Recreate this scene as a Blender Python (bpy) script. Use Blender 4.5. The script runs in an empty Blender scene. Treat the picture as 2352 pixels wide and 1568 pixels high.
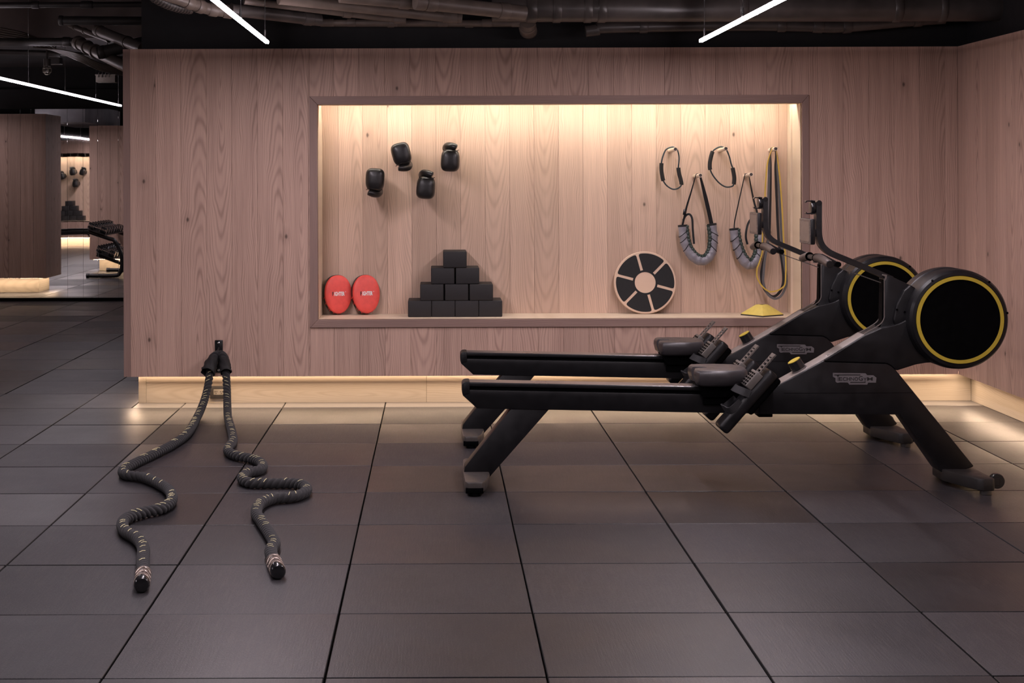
import bpy, bmesh, math, random
from mathutils import Vector, Matrix
random.seed(7)
PI = math.pi
scene = bpy.context.scene
COL = scene.collection

# ------------------------------------------------------------------ camera, world, exposure
F_PX = 3481.0                 # focal length in pixels of a 2352 x 1568 frame
VPX, VPY = 1000.0, 407.0      # foot of the optical axis in the frame (shift lens)
H = 1.38                      # eye height
ROLL = 0.0033
cam_data = bpy.data.cameras.new('camera')
cam = bpy.data.objects.new('camera', cam_data); COL.objects.link(cam)
cam_data.sensor_fit = 'HORIZONTAL'; cam_data.sensor_width = 36.0
cam_data.lens = 36.0 * F_PX / 2352.0
cam_data.shift_x = (1176 - VPX) / 2352.0
cam_data.shift_y = -(784 - VPY) / 2352.0
cam_data.clip_start = 0.05; cam_data.clip_end = 200
cam.matrix_world = Matrix.Translation((0, 0, H)) @ Matrix.Rotation(PI/2, 4, 'X') @ Matrix.Rotation(-ROLL, 4, 'Z')
scene.camera = cam

world = bpy.data.worlds.new('world'); scene.world = world; world.use_nodes = True
world.node_tree.nodes['Background'].inputs[0].default_value = (0.5, 0.46, 0.5, 1)
world.node_tree.nodes['Background'].inputs[1].default_value = 0.01
scene.view_settings.view_transform = 'Standard'
scene.view_settings.look = 'None'
scene.view_settings.gamma = 1.0
scene.view_settings.use_curve_mapping = False
scene.view_settings.exposure = 0.0
scene.cycles.max_bounces = 5; scene.cycles.diffuse_bounces = 2; scene.cycles.glossy_bounces = 4; scene.cycles.transmission_bounces = 1

PEND = 256.0     # radiance of the pendant diffusers, facing down
PEND_SIDE = 25.0   # radiance of their sides
LED_NICHE = 47.0
LED_PLINTH = 102.0

def at(px, py, d):
    """world point seen at a pixel of the photograph at depth d in front of the lens"""
    u = (px - VPX)/F_PX; w = -(py - VPY)/F_PX
    c, s = math.cos(ROLL), math.sin(ROLL)
    return Vector(((u*c + w*s)*d, d, H + (-u*s + w*c)*d))
def on_z(px, py, z):
    p = at(px, py, 1.0)
    return at(px, py, (z - H)/(p.z - H))

# ------------------------------------------------------------------ materials
MATS = {}
class NT:
    def __init__(self, name):
        m = bpy.data.materials.new(name); m.use_nodes = True
        self.m = m; self.t = m.node_tree; self.n = self.t.nodes
        self.b = self.n['Principled BSDF']
        MATS[name] = m
    def add(self, typ, **kw):
        nd = self.n.new(typ)
        for k, v in kw.items(): setattr(nd, k, v)
        return nd
    def link(self, a, b): self.t.links.new(a, b)
    def math(self, op, a, b=None, c=None):
        nd = self.add('ShaderNodeMath', operation=op)
        for i, v in enumerate((a, b, c)):
            if v is None: continue
            if isinstance(v, (int, float)): nd.inputs[i].default_value = v
            else: self.link(v, nd.inputs[i])
        return nd.outputs[0]
    def mix(self, f, a, b, blend='MIX'):
        nd = self.add('ShaderNodeMix', data_type='RGBA', blend_type=blend)
        if isinstance(f, (int, float)): nd.inputs[0].default_value = f
        else: self.link(f, nd.inputs[0])
        for i, v in ((6, a), (7, b)):
            if isinstance(v, tuple): nd.inputs[i].default_value = (*v, 1)
            else: self.link(v, nd.inputs[i])
        return nd.outputs[2]
    def comb(self, x, y, z):
        nd = self.add('ShaderNodeCombineXYZ')
        for i, v in enumerate((x, y, z)):
            if isinstance(v, (int, float)): nd.inputs[i].default_value = v
            else: self.link(v, nd.inputs[i])
        return nd.outputs[0]
    def noise(self, vec, scale, detail=3, rough=0.55):
        nd = self.add('ShaderNodeTexNoise'); nd.inputs['Scale'].default_value = scale
        nd.inputs['Detail'].default_value = detail; nd.inputs['Roughness'].default_value = rough
        self.link(vec, nd.inputs['Vector']); return nd.outputs['Fac']
    def remap(self, v, a, b, c=0.0, d=1.0):
        nd = self.add('ShaderNodeMapRange'); nd.clamp = True
        for i, x in enumerate((a, b, c, d)): nd.inputs[i+1].default_value = x
        self.link(v, nd.inputs[0]); return nd.outputs[0]
    def bump(self, h, strength, dist):
        nd = self.add('ShaderNodeBump'); nd.inputs['Strength'].default_value = strength
        nd.inputs['Distance'].default_value = dist
        self.link(h, nd.inputs['Height']); self.link(nd.outputs[0], self.b.inputs['Normal'])

def plain(name, color, rough=0.5, metal=0.0, var=0.12, scale=30, bump=0.0, bscale=200, spec=0.5, coat=0.0, sheen=0.0):
    t = NT(name); tc = t.add('ShaderNodeTexCoord').outputs['Object']
    f = t.noise(tc, scale, 2)
    dark = tuple(c*(1-var) for c in color); light = tuple(min(1, c*(1+var)) for c in color)
    t.link(t.mix(t.remap(f, .3, .7), dark, light), t.b.inputs['Base Color'])
    t.link(t.remap(f, .3, .7, max(0.02, rough-.05), min(1, rough+.05)), t.b.inputs['Roughness'])
    t.b.inputs['Metallic'].default_value = metal
    t.b.inputs['Specular IOR Level'].default_value = spec
    t.b.inputs['Coat Weight'].default_value = coat
    t.b.inputs['Sheen Weight'].default_value = sheen
    if bump: t.bump(t.noise(tc, bscale, 1), bump, .002)
    return t.m

def wood(name, light, dark, axis='Z', tone=0.16, rough=0.55, knots=True, ring=1.0):
    """oak boards: cathedral grain from long ellipses, fibres, knots; every board shifted by its own random number"""
    t = NT(name)
    sep = t.add('ShaderNodeSeparateXYZ'); t.link(t.add('ShaderNodeTexCoord').outputs['Object'], sep.inputs[0])
    X, Y, Z = sep.outputs
    across, along = {'Z': (X, Z), 'X': (Z, X), 'Y': (X, Y)}[axis]
    rnd = t.add('ShaderNodeObjectInfo').outputs['Random']
    wn = t.add('ShaderNodeTexWhiteNoise', noise_dimensions='1D'); t.link(t.math('MULTIPLY', rnd, 91.7), wn.inputs['W'])
    sc = t.add('ShaderNodeSeparateColor'); t.link(wn.outputs['Color'], sc.inputs[0])
    ra, rb, rc = sc.outputs
    off = t.math('MULTIPLY', rnd, 57.0)
    # slow wander of the grain
    wv = t.comb(t.math('MULTIPLY', across, 7.0), t.math('ADD', t.math('MULTIPLY', along, 2.2), off), off)
    wander = t.math('MULTIPLY', t.math('SUBTRACT', t.noise(wv, 1.0, 2, .5), .5), 0.075)
    xs = t.math('ADD', t.math('ADD', across, t.math('MULTIPLY', t.math('SUBTRACT', ra, .5), .28)), wander)
    zs = t.math('MULTIPLY', t.math('SUBTRACT', along, t.math('MULTIPLY', rb, 2.4)), .07)
    rad = t.math('SQRT', t.math('ADD', t.math('MULTIPLY', xs, xs), t.math('MULTIPLY', zs, zs)))
    fr = t.math('SINE', t.math('MULTIPLY', rad, 2*PI/.0092))
    fr2 = t.math('SINE', t.math('MULTIPLY', rad, 2*PI/.031))
    rings = t.math('POWER', t.math('MULTIPLY_ADD', fr, .5, .5), 2.2)
    rings = t.math('MULTIPLY', rings, t.math('MULTIPLY_ADD', fr2, .25, .75))
    fv = t.comb(t.math('MULTIPLY', across, 260.0), t.math('MULTIPLY', along, 5.0), off)
    fib = t.noise(fv, 1.0, 3, .65)
    bv = t.comb(t.math('MULTIPLY', across, 22.0), t.math('MULTIPLY', along, .9), off)
    band = t.noise(bv, 1.0, 2, .5)
    f = t.math('ADD', t.math('MULTIPLY', rings, .45*ring), t.math('MULTIPLY', t.remap(fib, .3, .75), .30))
    f = t.math('ADD', f, t.math('MULTIPLY', t.remap(band, .3, .7), .28))
    col = t.mix(f, light, dark)
    if knots:
        kv = t.comb(t.math('ADD', across, t.math('MULTIPLY', rnd, 31.0)), t.math('ADD', t.math('MULTIPLY', along, .62), t.math('MULTIPLY', rc, 40.0)), 0.0)
        vo = t.add('ShaderNodeTexVoronoi', voronoi_dimensions='2D'); vo.inputs['Scale'].default_value = 1.6
        t.link(kv, vo.inputs['Vector'])
        kd = t.math('ADD', vo.outputs['Distance'], t.math('MULTIPLY', t.math('SUBTRACT', fib, .5), .02))
        col = t.mix(t.remap(kd, .006, .017, .85, 0), col, (.035, .025, .02))
        col = t.mix(t.remap(kd, .01, .07, .25, 0), col, tuple(c*.6 for c in dark))
    ton = t.math('MULTIPLY_ADD', rc, tone, 1 - tone*.5)
    mul = t.add('ShaderNodeVectorMath', operation='SCALE'); t.link(col, mul.inputs[0]); t.link(ton, mul.inputs['Scale'])
    t.link(mul.outputs[0], t.b.inputs['Base Color'])
    t.b.inputs['Roughness'].default_value = rough
    t.b.inputs['Specular IOR Level'].default_value = .35
    t.bump(t.noise(fv, 1.0, 1, .5), .10, .0008)
    return t.m

def rubber_tile(name):
    t = NT(name); tc = t.add('ShaderNodeTexCoord').outputs['Object']
    rnd = t.add('ShaderNodeObjectInfo').outputs['Random']
    sep = t.add('ShaderNodeSeparateXYZ'); t.link(tc, sep.inputs[0])
    off = t.math('MULTIPLY', rnd, 77.0)
    v = t.comb(t.math('ADD', sep.outputs[0], off), sep.outputs[1], off)
    cl = t.noise(v, 2.2, 3, .6)
    sp = t.noise(v, 230, 2, .75)
    st = t.noise(t.comb(t.math('MULTIPLY', sep.outputs[0], 150.0), t.math('MULTIPLY', sep.outputs[1], 9.0), off), 1.0, 2, .6)
    base = t.mix(t.remap(cl, .3, .7), (.0092, .0084, .0104), (.0150, .0136, .0162))
    base = t.mix(t.remap(sp, .5, .68), base, (.046, .042, .046))
    base = t.mix(t.remap(st, .48, .72, 0, .75), base, (.034, .030, .030))
    ton = t.math('MULTIPLY_ADD', rnd, .6, .7)
    mul = t.add('ShaderNodeVectorMath', operation='SCALE'); t.link(base, mul.inputs[0]); t.link(ton, mul.inputs['Scale'])
    t.link(mul.outputs[0], t.b.inputs['Base Color'])
    rn = t.add('ShaderNodeTexWhiteNoise', noise_dimensions='1D'); t.link(off, rn.inputs['W'])
    t.link(t.math('ADD', t.remap(cl, .3, .7, .31, .38), t.math('MULTIPLY', rn.outputs['Value'], .17)), t.b.inputs['Roughness'])
    t.b.inputs['Specular IOR Level'].default_value = .43
    t.bump(t.math('ADD', sp, t.math('MULTIPLY', st, .8)), .5, .0010)
    return t.m

def floor_mat(name):
    """same rubber with the joints drawn in, for the part of the floor no one sees close by"""
    t = NT(name); tc = t.add('ShaderNodeTexCoord').outputs['Object']
    sep = t.add('ShaderNodeSeparateXYZ'); t.link(tc, sep.inputs[0])
    gx = t.math('ABSOLUTE', t.math('SUBTRACT', t.math('FRACT', t.math('DIVIDE', t.math('ADD', sep.outputs[0], .31+61.4), .614)), .5))
    gy = t.math('ABSOLUTE', t.math('SUBTRACT', t.math('FRACT', t.math('DIVIDE', t.math('ADD', sep.outputs[1], 61.5-4.185), .615)), .5))
    j = t.remap(t.math('MAXIMUM', gx, gy), .492, .497)
    cl = t.noise(tc, 3, 4)
    base = t.mix(t.remap(cl, .3, .7), (.0092, .0084, .0104), (.0150, .0136, .0162))
    t.link(t.mix(j, base, (.008, .008, .008)), t.b.inputs['Base Color'])
    t.b.inputs['Roughness'].default_value = .46
    return t.m

def emit(name, color, strength):
    t = NT(name); e = t.add('ShaderNodeEmission')
    e.inputs['Color'].default_value = (*color, 1); e.inputs['Strength'].default_value = strength
    t.link(e.outputs[0], t.n['Material Output'].inputs['Surface']); t.n.remove(t.b)
    return t.m

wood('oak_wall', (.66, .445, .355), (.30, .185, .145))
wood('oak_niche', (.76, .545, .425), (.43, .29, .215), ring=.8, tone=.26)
wood('oak_plinth', (.35, .305, .245), (.235, .20, .155), axis='X', knots=False, tone=.06, ring=.8)
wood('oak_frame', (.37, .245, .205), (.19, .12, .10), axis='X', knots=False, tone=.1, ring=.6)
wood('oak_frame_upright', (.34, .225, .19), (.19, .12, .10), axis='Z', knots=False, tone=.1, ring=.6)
wood('oak_pale', (.86, .70, .55), (.66, .50, .37), axis='X', knots=False, tone=.06, ring=.7)
wood('oak_pale_upright', (.84, .67, .51), (.66, .50, .37), axis='Z', knots=False, tone=.06, ring=.6)
wood('birch_board', (.80, .585, .44), (.72, .51, .37), axis='X', knots=False, tone=.02, ring=.25, rough=.4)
wood('peg_wood', (.88, .74, .60), (.76, .60, .46), axis='X', knots=False, tone=.05, ring=.3)
plain('wood_core', (.05, .035, .028), .9)
plain('edge_strip', (.115, .108, .102), .5, var=.12, scale=200, bump=.2, bscale=500)
rubber_tile('rubber_tile'); floor_mat('rubber_floor')
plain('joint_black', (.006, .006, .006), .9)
plain('black_paint', (.0045, .0040, .0052), .75, var=.25, scale=6, bump=.15, bscale=60)
plain('ceiling_black', (.035, .03, .031), .9, var=.4, scale=3, bump=.3, bscale=40)
plain('pipe_black', (.055, .046, .042), .36, var=.3, scale=8)
plain('pipe_brown', (.125, .097, .080), .42, var=.25, scale=8)
plain('satin_black', (.0058, .0055, .0064), .42, var=.15, scale=20, bump=.05, bscale=900, spec=.32)
plain('deep_black', (.0020, .0020, .0023), .6, var=.2, spec=.02)
plain('strip_grey', (.21, .185, .17), .42, var=.08)
plain('gloss_black', (.010, .010, .011), .22, var=.1, spec=.6)
plain('steel_black', (.008, .0078, .009), .36, metal=.0, var=.15, spec=.6)
plain('rail_metal', (.30, .285, .29), .30, metal=.9, var=.02, scale=3)
plain('foot_dark', (.017, .015, .0145), .46, var=.1, spec=.35)  # front foot: darker copy, without the painted light of the rear one
plain('pipe_black_shaded', (.022, .0185, .017), .45, var=.3, scale=8)  # black pipe colour darkened, shade of the passage put into it
plain('pipe_brown_shaded', (.060, .046, .037), .45, var=.25, scale=8)  # brown pipe colour with the passage's shade painted in
plain('print_pale', (.34, .31, .30), .5)
plain('foot_lit', (.052, .045, .041), .36, var=.1)  # rear foot: reflected light put into a paler colour
plain('lip_grey', (.17, .15, .14), .4, metal=.3)
plain('signal_yellow', (.47, .35, .035), .42, var=.05)
plain('cone_yellow', (.86, .67, .16), .5, var=.06)
plain('seat_pad', (.040, .036, .038), .36, var=.1, bump=.2, bscale=500)
plain('grip_rubber', (.085, .065, .055), .5, var=.12, bump=.15, bscale=300)
plain('toe_strip', (.10, .088, .08), .5, var=.1)
plain('logo_grey', (.125, .115, .12), .5, var=.04)
plain('logo_ink', (.008, .008, .009), .5)
plain('screen_glass', (.10, .085, .075), .12, var=.05, spec=.8)
plain('screen_bezel', (.07, .062, .06), .25, var=.05)
plain('chrome', (.7, .7, .7), .2, metal=1.0, var=.05)
plain('rope_black', (.012, .011, .0125), .85, var=.35, scale=300, bump=.6, bscale=900, sheen=.1)
plain('rope_tracer', (.78, .70, .38), .6)
plain('rope_tracer_white', (.75, .73, .68), .6)
plain('nylon_black', (.008, .0076, .009), .7, var=.2, bump=.3, bscale=400)
plain('shrink_grip', (.055, .040, .034), .28, var=.4, scale=90, spec=.7)
plain('lace_bright', (.42, .34, .29), .3, var=.2, metal=.3)
plain('foam_black', (.020, .018, .019), .75, var=.2, bump=.25, bscale=500)
plain('block_foam', (.019, .017, .018), .62, var=.18, scale=60, bump=.25, bscale=700)
plain('leather_red', (.90, .10, .082), .42, var=.06, bump=.12, bscale=350)
plain('leather_black', (.016, .014, .014), .36, var=.15, bump=.1, bscale=250, spec=.6)
plain('print_white', (.85, .84, .83), .5, var=.02)
plain('print_black', (.012, .011, .011), .5)
plain('grip_tape', (.020, .021, .024), .85, var=.55, scale=700, bump=.8, bscale=900)
plain('tube_grey', (.10, .115, .125), .35, var=.1)
plain('tube_shine', (.030, .045, .052), .32, var=.1)
plain('bag_grey', (.29, .275, .31), .42, var=.1, scale=40, bump=.1, bscale=200)
plain('bag_green', (.045, .066, .058), .4, var=.15)
plain('band_yellow', (.72, .49, .08), .5, var=.05)
plain('band_grey', (.14, .135, .14), .5, var=.08)
plain('band_black', (.022, .020, .021), .5, var=.1)
plain('outlet_black', (.025, .022, .02), .5)
plain('outlet_plate', (.30, .27, .22), .4, metal=.5)
plain('box_beige', (.34, .30, .26), .6)
plain('brass_tag', (.45, .33, .12), .5)
plain('concrete_grey', (.17, .165, .18), .9, var=.2, scale=5)
plain('slab_brown', (.085, .065, .058), .9, var=.35, scale=3)
t = NT('mirror_glass'); t.b.inputs['Metallic'].default_value = 1; t.b.inputs['Roughness'].default_value = .012
t.link(t.mix(t.remap(t.noise(t.add('ShaderNodeTexCoord').outputs['Object'], 2.0, 2), .3, .7), (.74, .74, .73), (.78, .78, .77)), t.b.inputs['Base Color'])
emit('tube_light', (1.0, .87, .94), PEND_SIDE)
emit('tube_light_dim', (1.0, .88, .97), 7.0)
emit('tube_diffuser', (1.0, .87, .94), PEND)
emit('tube_diffuser_dim', (1.0, .88, .97), PEND*.33)
emit('led_niche', (1.0, .92, .80), LED_NICHE)
emit('led_plinth', (1.0, .70, .475), LED_PLINTH)

# ------------------------------------------------------------------ mesh helpers
def link(o, parent=None):
    COL.objects.link(o)
    if parent is not None: o.parent = parent
    return o
def obj(name, bm, mat, parent=None, loc=None, rot=None, sharp=35):
    bmesh.ops.recalc_face_normals(bm, faces=bm.faces[:])
    lim = math.radians(sharp)
    for f in bm.faces: f.smooth = True
    for e in bm.edges:
        if len(e.link_faces) == 2 and e.calc_face_angle(0) > lim: e.smooth = False
    me = bpy.data.meshes.new(name); bm.to_mesh(me); bm.free()
    me.materials.append(MATS[mat])
    o = bpy.data.objects.new(name, me); link(o, parent)
    if loc is not None: o.location = loc
    if rot is not None: o.rotation_euler = rot
    return o
def tag(o, label=None, cat=None, group=None, kind=None):
    if label: o['label'] = label
    if cat: o['category'] = cat
    if group: o['group'] = group
    if kind: o['kind'] = kind
    return o
def thing(name, loc, label, cat, group=None, rot=None):
    o = bpy.data.objects.new(name, None); COL.objects.link(o)
    o.empty_display_size = .05; o.location = loc
    if rot: o.rotation_euler = rot
    return tag(o, label, cat, group)
def copy_tree(o, parent=None):
    c = o.copy(); COL.objects.link(c); c.parent = parent
    for ch in o.children: copy_tree(ch, c)
    return c
def box(x0, x1, y0, y1, z0, z1, bev=0.0, seg=2, bm=None):
    b = bm or bmesh.new()
    vs = [b.verts.new((x, y, z)) for x in (x0, x1) for y in (y0, y1) for z in (z0, z1)]
    fs = [b.faces.new([vs[i] for i in q]) for q in ((0,1,3,2),(4,6,7,5),(0,4,5,1),(2,3,7,6),(0,2,6,4),(1,5,7,3))]
    if bev:
        es = set(e for f in fs for e in f.edges)
        bmesh.ops.bevel(b, geom=list(es), offset=bev, segments=seg, profile=.5, affect='EDGES', clamp_overlap=True)
    return b
def prism(pts, y0, y1, bev=0.0, seg=2, bm=None):
    """polygon of (x, z) pushed from y0 to y1"""
    b = bm or bmesh.new()
    A = [b.verts.new((p[0], y0, p[1])) for p in pts]; B = [b.verts.new((p[0], y1, p[1])) for p in pts]
    n = len(pts)
    fs = [b.faces.new(A), b.faces.new(B[::-1])] + [b.faces.new((A[i], B[i], B[(i+1) % n], A[(i+1) % n])) for i in range(n)]
    if bev:
        bmesh.ops.recalc_face_normals(b, faces=fs)
        es = set(e for f in fs for e in f.edges)
        bmesh.ops.bevel(b, geom=list(es), offset=bev, segments=seg, profile=.5, affect='EDGES', clamp_overlap=True)
    return b
def spline(pts, n=8, closed=False):
    P = [Vector(p) for p in pts]; m = len(P); out = []
    rng = range(m) if closed else range(m-1)
    for i in rng:
        p0 = P[(i-1) % m] if closed or i > 0 else P[i]*2 - P[i+1]
        p1, p2 = P[i], P[(i+1) % m]
        p3 = P[(i+2) % m] if closed or i+2 < m else p2*2 - p1
        for k in range(n):
            t = k/n
            out.append(.5*((2*p1) + (p2-p0)*t + (2*p0-5*p1+4*p2-p3)*t*t + (3*p1-p0-3*p2+p3)*t**3))
    if not closed: out.append(P[-1].copy())
    return out
def sweep(path, prof, ref=None, closed=False, scale=None, twist=None, bm=None, caps=True):
    """profile (a, b) carried along a path; a lies along T x ref"""
    b = bm or bmesh.new(); n = len(path); rows = []
    N = None
    for i, p in enumerate(path):
        if closed: T = path[(i+1) % n] - path[i-1]
        else: T = path[min(i+1, n-1)] - path[max(i-1, 0)]
        T = T.normalized()
        if ref is not None:
            A = T.cross(Vector(ref))
            if A.length < 1e-5: A = T.orthogonal()
            A.normalize(); Bv = A.cross(T)
        else:
            if N is None: N = T.orthogonal().normalized()
            N = (N - T*N.dot(T)).normalized(); A = N; Bv = T.cross(A)
        s = scale[i] if scale else 1.0
        pr = prof(i) if callable(prof) else prof
        if twist: c, sn = math.cos(twist*i), math.sin(twist*i)
        else: c, sn = 1, 0
        rows.append([b.verts.new(p + A*((u*c - v*sn)*s) + Bv*((u*sn + v*c)*s)) for u, v in pr])
    m = len(rows[0])
    for i in range(n if closed else n-1):
        r0, r1 = rows[i], rows[(i+1) % n]
        for k in range(m): b.faces.new((r0[k], r0[(k+1) % m], r1[(k+1) % m], r1[k]))
    if caps and not closed: b.faces.new(rows[0]); b.faces.new(rows[-1][::-1])
    return b
def circ(r, n=12, r2=None): return [(r*math.cos(2*PI*i/n), (r2 or r)*math.sin(2*PI*i/n)) for i in range(n)]
def rect(w, h): return [(-w/2, -h/2), (w/2, -h/2), (w/2, h/2), (-w/2, h/2)]
def cyl(p0, p1, r, n=16, bm=None, r1=None):
    p0, p1 = Vector(p0), Vector(p1)
    return sweep([p0, p1], circ(r, n), scale=[1, (r1/r if r1 else 1)], bm=bm)
def lathe(prof, axis='Y', n=48, origin=(0, 0, 0), bm=None):
    """profile (radius, height along axis)"""
    b = bm or bmesh.new(); o = Vector(origin); rows = []
    for r, h in prof:
        row = []
        for i in range(n):
            a = 2*PI*i/n; c, s = r*math.cos(a), r*math.sin(a)
            v = {'Y': Vector((c, h, s)), 'Z': Vector((c, s, h)), 'X': Vector((h, c, s))}[axis]
            row.append(b.verts.new(o + v))
        rows.append(row)
    for j in range(len(rows)-1):
        for i in range(n): b.faces.new((rows[j][i], rows[j][(i+1) % n], rows[j+1][(i+1) % n], rows[j+1][i]))
    b.faces.new(rows[0]); b.faces.new(rows[-1][::-1])
    return b
def text_mesh(s, size, offset=0.0, xs=1.0, depth=.0004):
    cu = bpy.data.curves.new('lettering', 'FONT'); cu.body = s; cu.size = 1.0; cu.extrude = depth/size; cu.offset = offset/size
    cu.resolution_u = 4
    o = bpy.data.objects.new('lettering', cu); COL.objects.link(o)
    me = bpy.data.meshes.new_from_object(o.evaluated_get(bpy.context.evaluated_depsgraph_get()))
    bpy.data.objects.remove(o); bpy.data.curves.remove(cu)
    me.transform(Matrix.Diagonal((xs*size, size, size, 1)))
    w = max(v.co.x for v in me.vertices) if me.vertices else 0
    return me, w
def letter_obj(name, s, size, mat, parent, loc, offset=0.0, xs=1.0, rot=(PI/2, 0, 0)):
    me, w = text_mesh(s, size, offset, xs); me.materials.clear(); me.materials.append(MATS[mat])
    o = bpy.data.objects.new(name, me); link(o, parent); o.location = loc; o.rotation_euler = rot
    return o, w

# ------------------------------------------------------------------ the setting
DW = 9.18                     # face of the oak wall
NB = 9.56                     # back of the lit niche
DP = 9.30                     # face of the recessed plinth
XR = 3.165                    # face of the oak wall on the right
XPR = 3.283
WL = at(283, 480, DW).x       # free end of the oak wall
ZT = at(1000, 110.5, DW).z
ZB = at(1000, 863, DW).z
NXL, NXR = at(730, 485, DW).x, at(1842, 485, DW).x
NZT, NZB = at(1286, 238.5, DW).z, at(1286, 732, DW).z
FXL, FXR = at(711.5, 485, DW).x, at(1858, 485, DW).x
FZT, FZB = at(1286, 219.5, DW).z, at(1286, 750, DW).z
ZC = 2.85
MY = 17.1                     # mirror plane
TW, TD, TX0, TY0 = .614, .615, -.310, 4.185

# floor slab and rubber tiles
bm = bmesh.new()
box(-10.2, 3.6, -6.2, 3.57, -.14, 0, bm=bm)
box(-10.2, TX0-TW*10, 3.57, 17.4, -.14, 0, bm=bm)
box(TX0-TW*10, 3.6, 3.57, 17.4, -.14, -.026, bm=bm)
floor = tag(obj('floor', bm, 'rubber_floor'), kind='structure')
tile_bm = box(-TW/2+.0036, TW/2-.0036, -TD/2+.0036, TD/2-.0036, -.026, 0, .0014, 1)
first = None
for i in range(-10, 6):
    for j in range(-1, 21):
        x = TX0 + TW*(i+.5); y = TY0 + TD*(j+.5)
        front = y < 9.72
        if 9.1 < y < 9.72 and x > -2.0: continue   # cut tiles below
        if front and (i < -5 or abs(x - .2) > .40*y + .75): continue
        if not front and x > -1.5: continue
        if y > 17.4: continue
        if first is None:
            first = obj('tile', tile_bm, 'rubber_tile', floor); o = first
            first.data.materials.append(MATS['joint_black'])      # cut sides painted black for the shade in the gaps
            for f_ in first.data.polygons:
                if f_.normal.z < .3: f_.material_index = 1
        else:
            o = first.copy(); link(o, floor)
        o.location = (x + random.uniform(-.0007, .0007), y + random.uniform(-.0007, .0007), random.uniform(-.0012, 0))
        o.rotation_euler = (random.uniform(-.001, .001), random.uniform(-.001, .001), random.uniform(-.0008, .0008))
ys = TY0 + TD*8; xe = -1.832
for i in range(-3, 6):
    a = max(TX0 + TW*i, xe); b = TX0 + TW*(i+1); w = (b-a)/2 - .003
    obj('edge_tile', box(-w, w, .0015, .215, -.026, 0, .003, 1), 'edge_strip', floor, loc=((a+b)/2, ys, 0))
a = TX0 - TW*3; w = (xe-a)/2 - .002
obj('tile', box(-w, w, -TD/2+.0015, TD/2-.0015, -.026, 0, .003, 1), 'rubber_tile', floor, loc=((a+xe)/2, ys+TD/2, 0))
bm = bmesh.new(); box(TX0-TW*10, TX0-TW*4, 3.57, 9.72, -.03, -.002, bm=bm)
obj('slab_patch', bm, 'rubber_floor', floor)

tag(obj('ceiling', box(-10.2, 4.0, -6.2, 17.4, ZC, ZC+.1), 'ceiling_black'), kind='structure')
tag(obj('wall_left', box(-10.3, -10.2, -6.2, 17.4, 0, ZC), 'black_paint'), kind='structure')
tag(obj('wall_front', box(-10.2, 4.0, -6.3, -6.2, 0, ZC), 'black_paint'), kind='structure')
tag(obj('wall_outer', box(4.0, 4.1, -6.2, 17.4, 0, ZC), 'black_paint'), kind='structure')

def plank(parent, x0, x1, z0, z1, y, mat='oak_wall', name='plank', th=.02, g=.0005):
    w = (x1-x0)/2 - g
    o = obj(name, box(-w, w, 0, th, 0, z1-z0, .0006, 1), mat, parent, loc=((x0+x1)/2, y + random.uniform(-.0004, .0004), z0))
    return o

# main oak wall with the niche
bm = bmesh.new(); b0, b1 = DW+.0202, DW+.85
zs = NZT + .075
box(WL+.02, NXL-.02, b0, b1, ZB+.014, ZT, bm=bm)
box(NXR+.02, XR+.3, b0, b1, ZB+.014, ZT, bm=bm)
box(NXL-.02, NXR+.02, b0, b1, zs, ZT, bm=bm)
box(NXL-.02, NXR+.02, b0, b1, ZB+.014, NZB-.02, bm=bm)
box(NXL-.02, NXR+.02, NB+.0202, b1, NZB-.02, zs, bm=bm)
box(at(318, 900, DP).x+.02, XPR, DP+.0202, b1, 0, ZB+.03, bm=bm)
wall = tag(obj('wall_back', bm, 'wood_core'), kind='structure')
PWID = .1543; px0 = at(299, 480, DW).x
plank(wall, WL, px0, ZB, ZT, DW, 'oak_frame_upright', 'corner_board')
for k in range(3):
    o = plank(wall, -.14, .14, ZB, ZT, 0); o.location = (WL, DW+.165+.28*k, ZB); o.rotation_euler = (0, 0, -PI/2)
x = px0
while x < XR - .004:
    a, b = x, min(x + PWID, XR)
    if b <= FXL + .004 or a >= FXR - .004: plank(wall, a, b, ZB, ZT, DW)
    else:
        a2, b2 = a, b
        if a < FXL - .004: plank(wall, a, FXL, ZB, ZT, DW); a2 = FXL
        if b > FXR + .004: plank(wall, FXR, b, ZB, ZT, DW); b2 = FXR
        plank(wall, a2, b2, FZT, ZT, DW); plank(wall, a2, b2, ZB, FZB, DW)
    x += PWID
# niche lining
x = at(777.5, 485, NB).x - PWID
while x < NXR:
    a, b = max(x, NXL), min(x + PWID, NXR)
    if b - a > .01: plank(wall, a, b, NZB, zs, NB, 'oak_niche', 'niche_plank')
    x += PWID
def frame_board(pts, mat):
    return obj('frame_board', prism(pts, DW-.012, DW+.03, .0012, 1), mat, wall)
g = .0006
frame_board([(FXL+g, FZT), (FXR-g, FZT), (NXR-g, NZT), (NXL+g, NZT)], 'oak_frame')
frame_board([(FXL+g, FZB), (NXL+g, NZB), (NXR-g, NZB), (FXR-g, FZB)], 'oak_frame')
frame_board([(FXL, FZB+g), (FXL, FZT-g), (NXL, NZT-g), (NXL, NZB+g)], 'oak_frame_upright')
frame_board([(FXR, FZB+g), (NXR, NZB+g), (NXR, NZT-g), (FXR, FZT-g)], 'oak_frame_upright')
obj('shelf_board', box(NXL-.02, NXR+.02, DW+.012, NB+.0005, NZB-.02, NZB, .001, 1), 'oak_pale', wall)
obj('soffit_board', box(NXL-.018, NXR+.018, DW+.012, NB-.25, NZT, zs, .001, 1), 'oak_pale', wall)
obj('reveal_board', box(NXL-.02, NXL, DW+.012, NB, NZB, zs, .001, 1), 'oak_pale_upright', wall)
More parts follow.
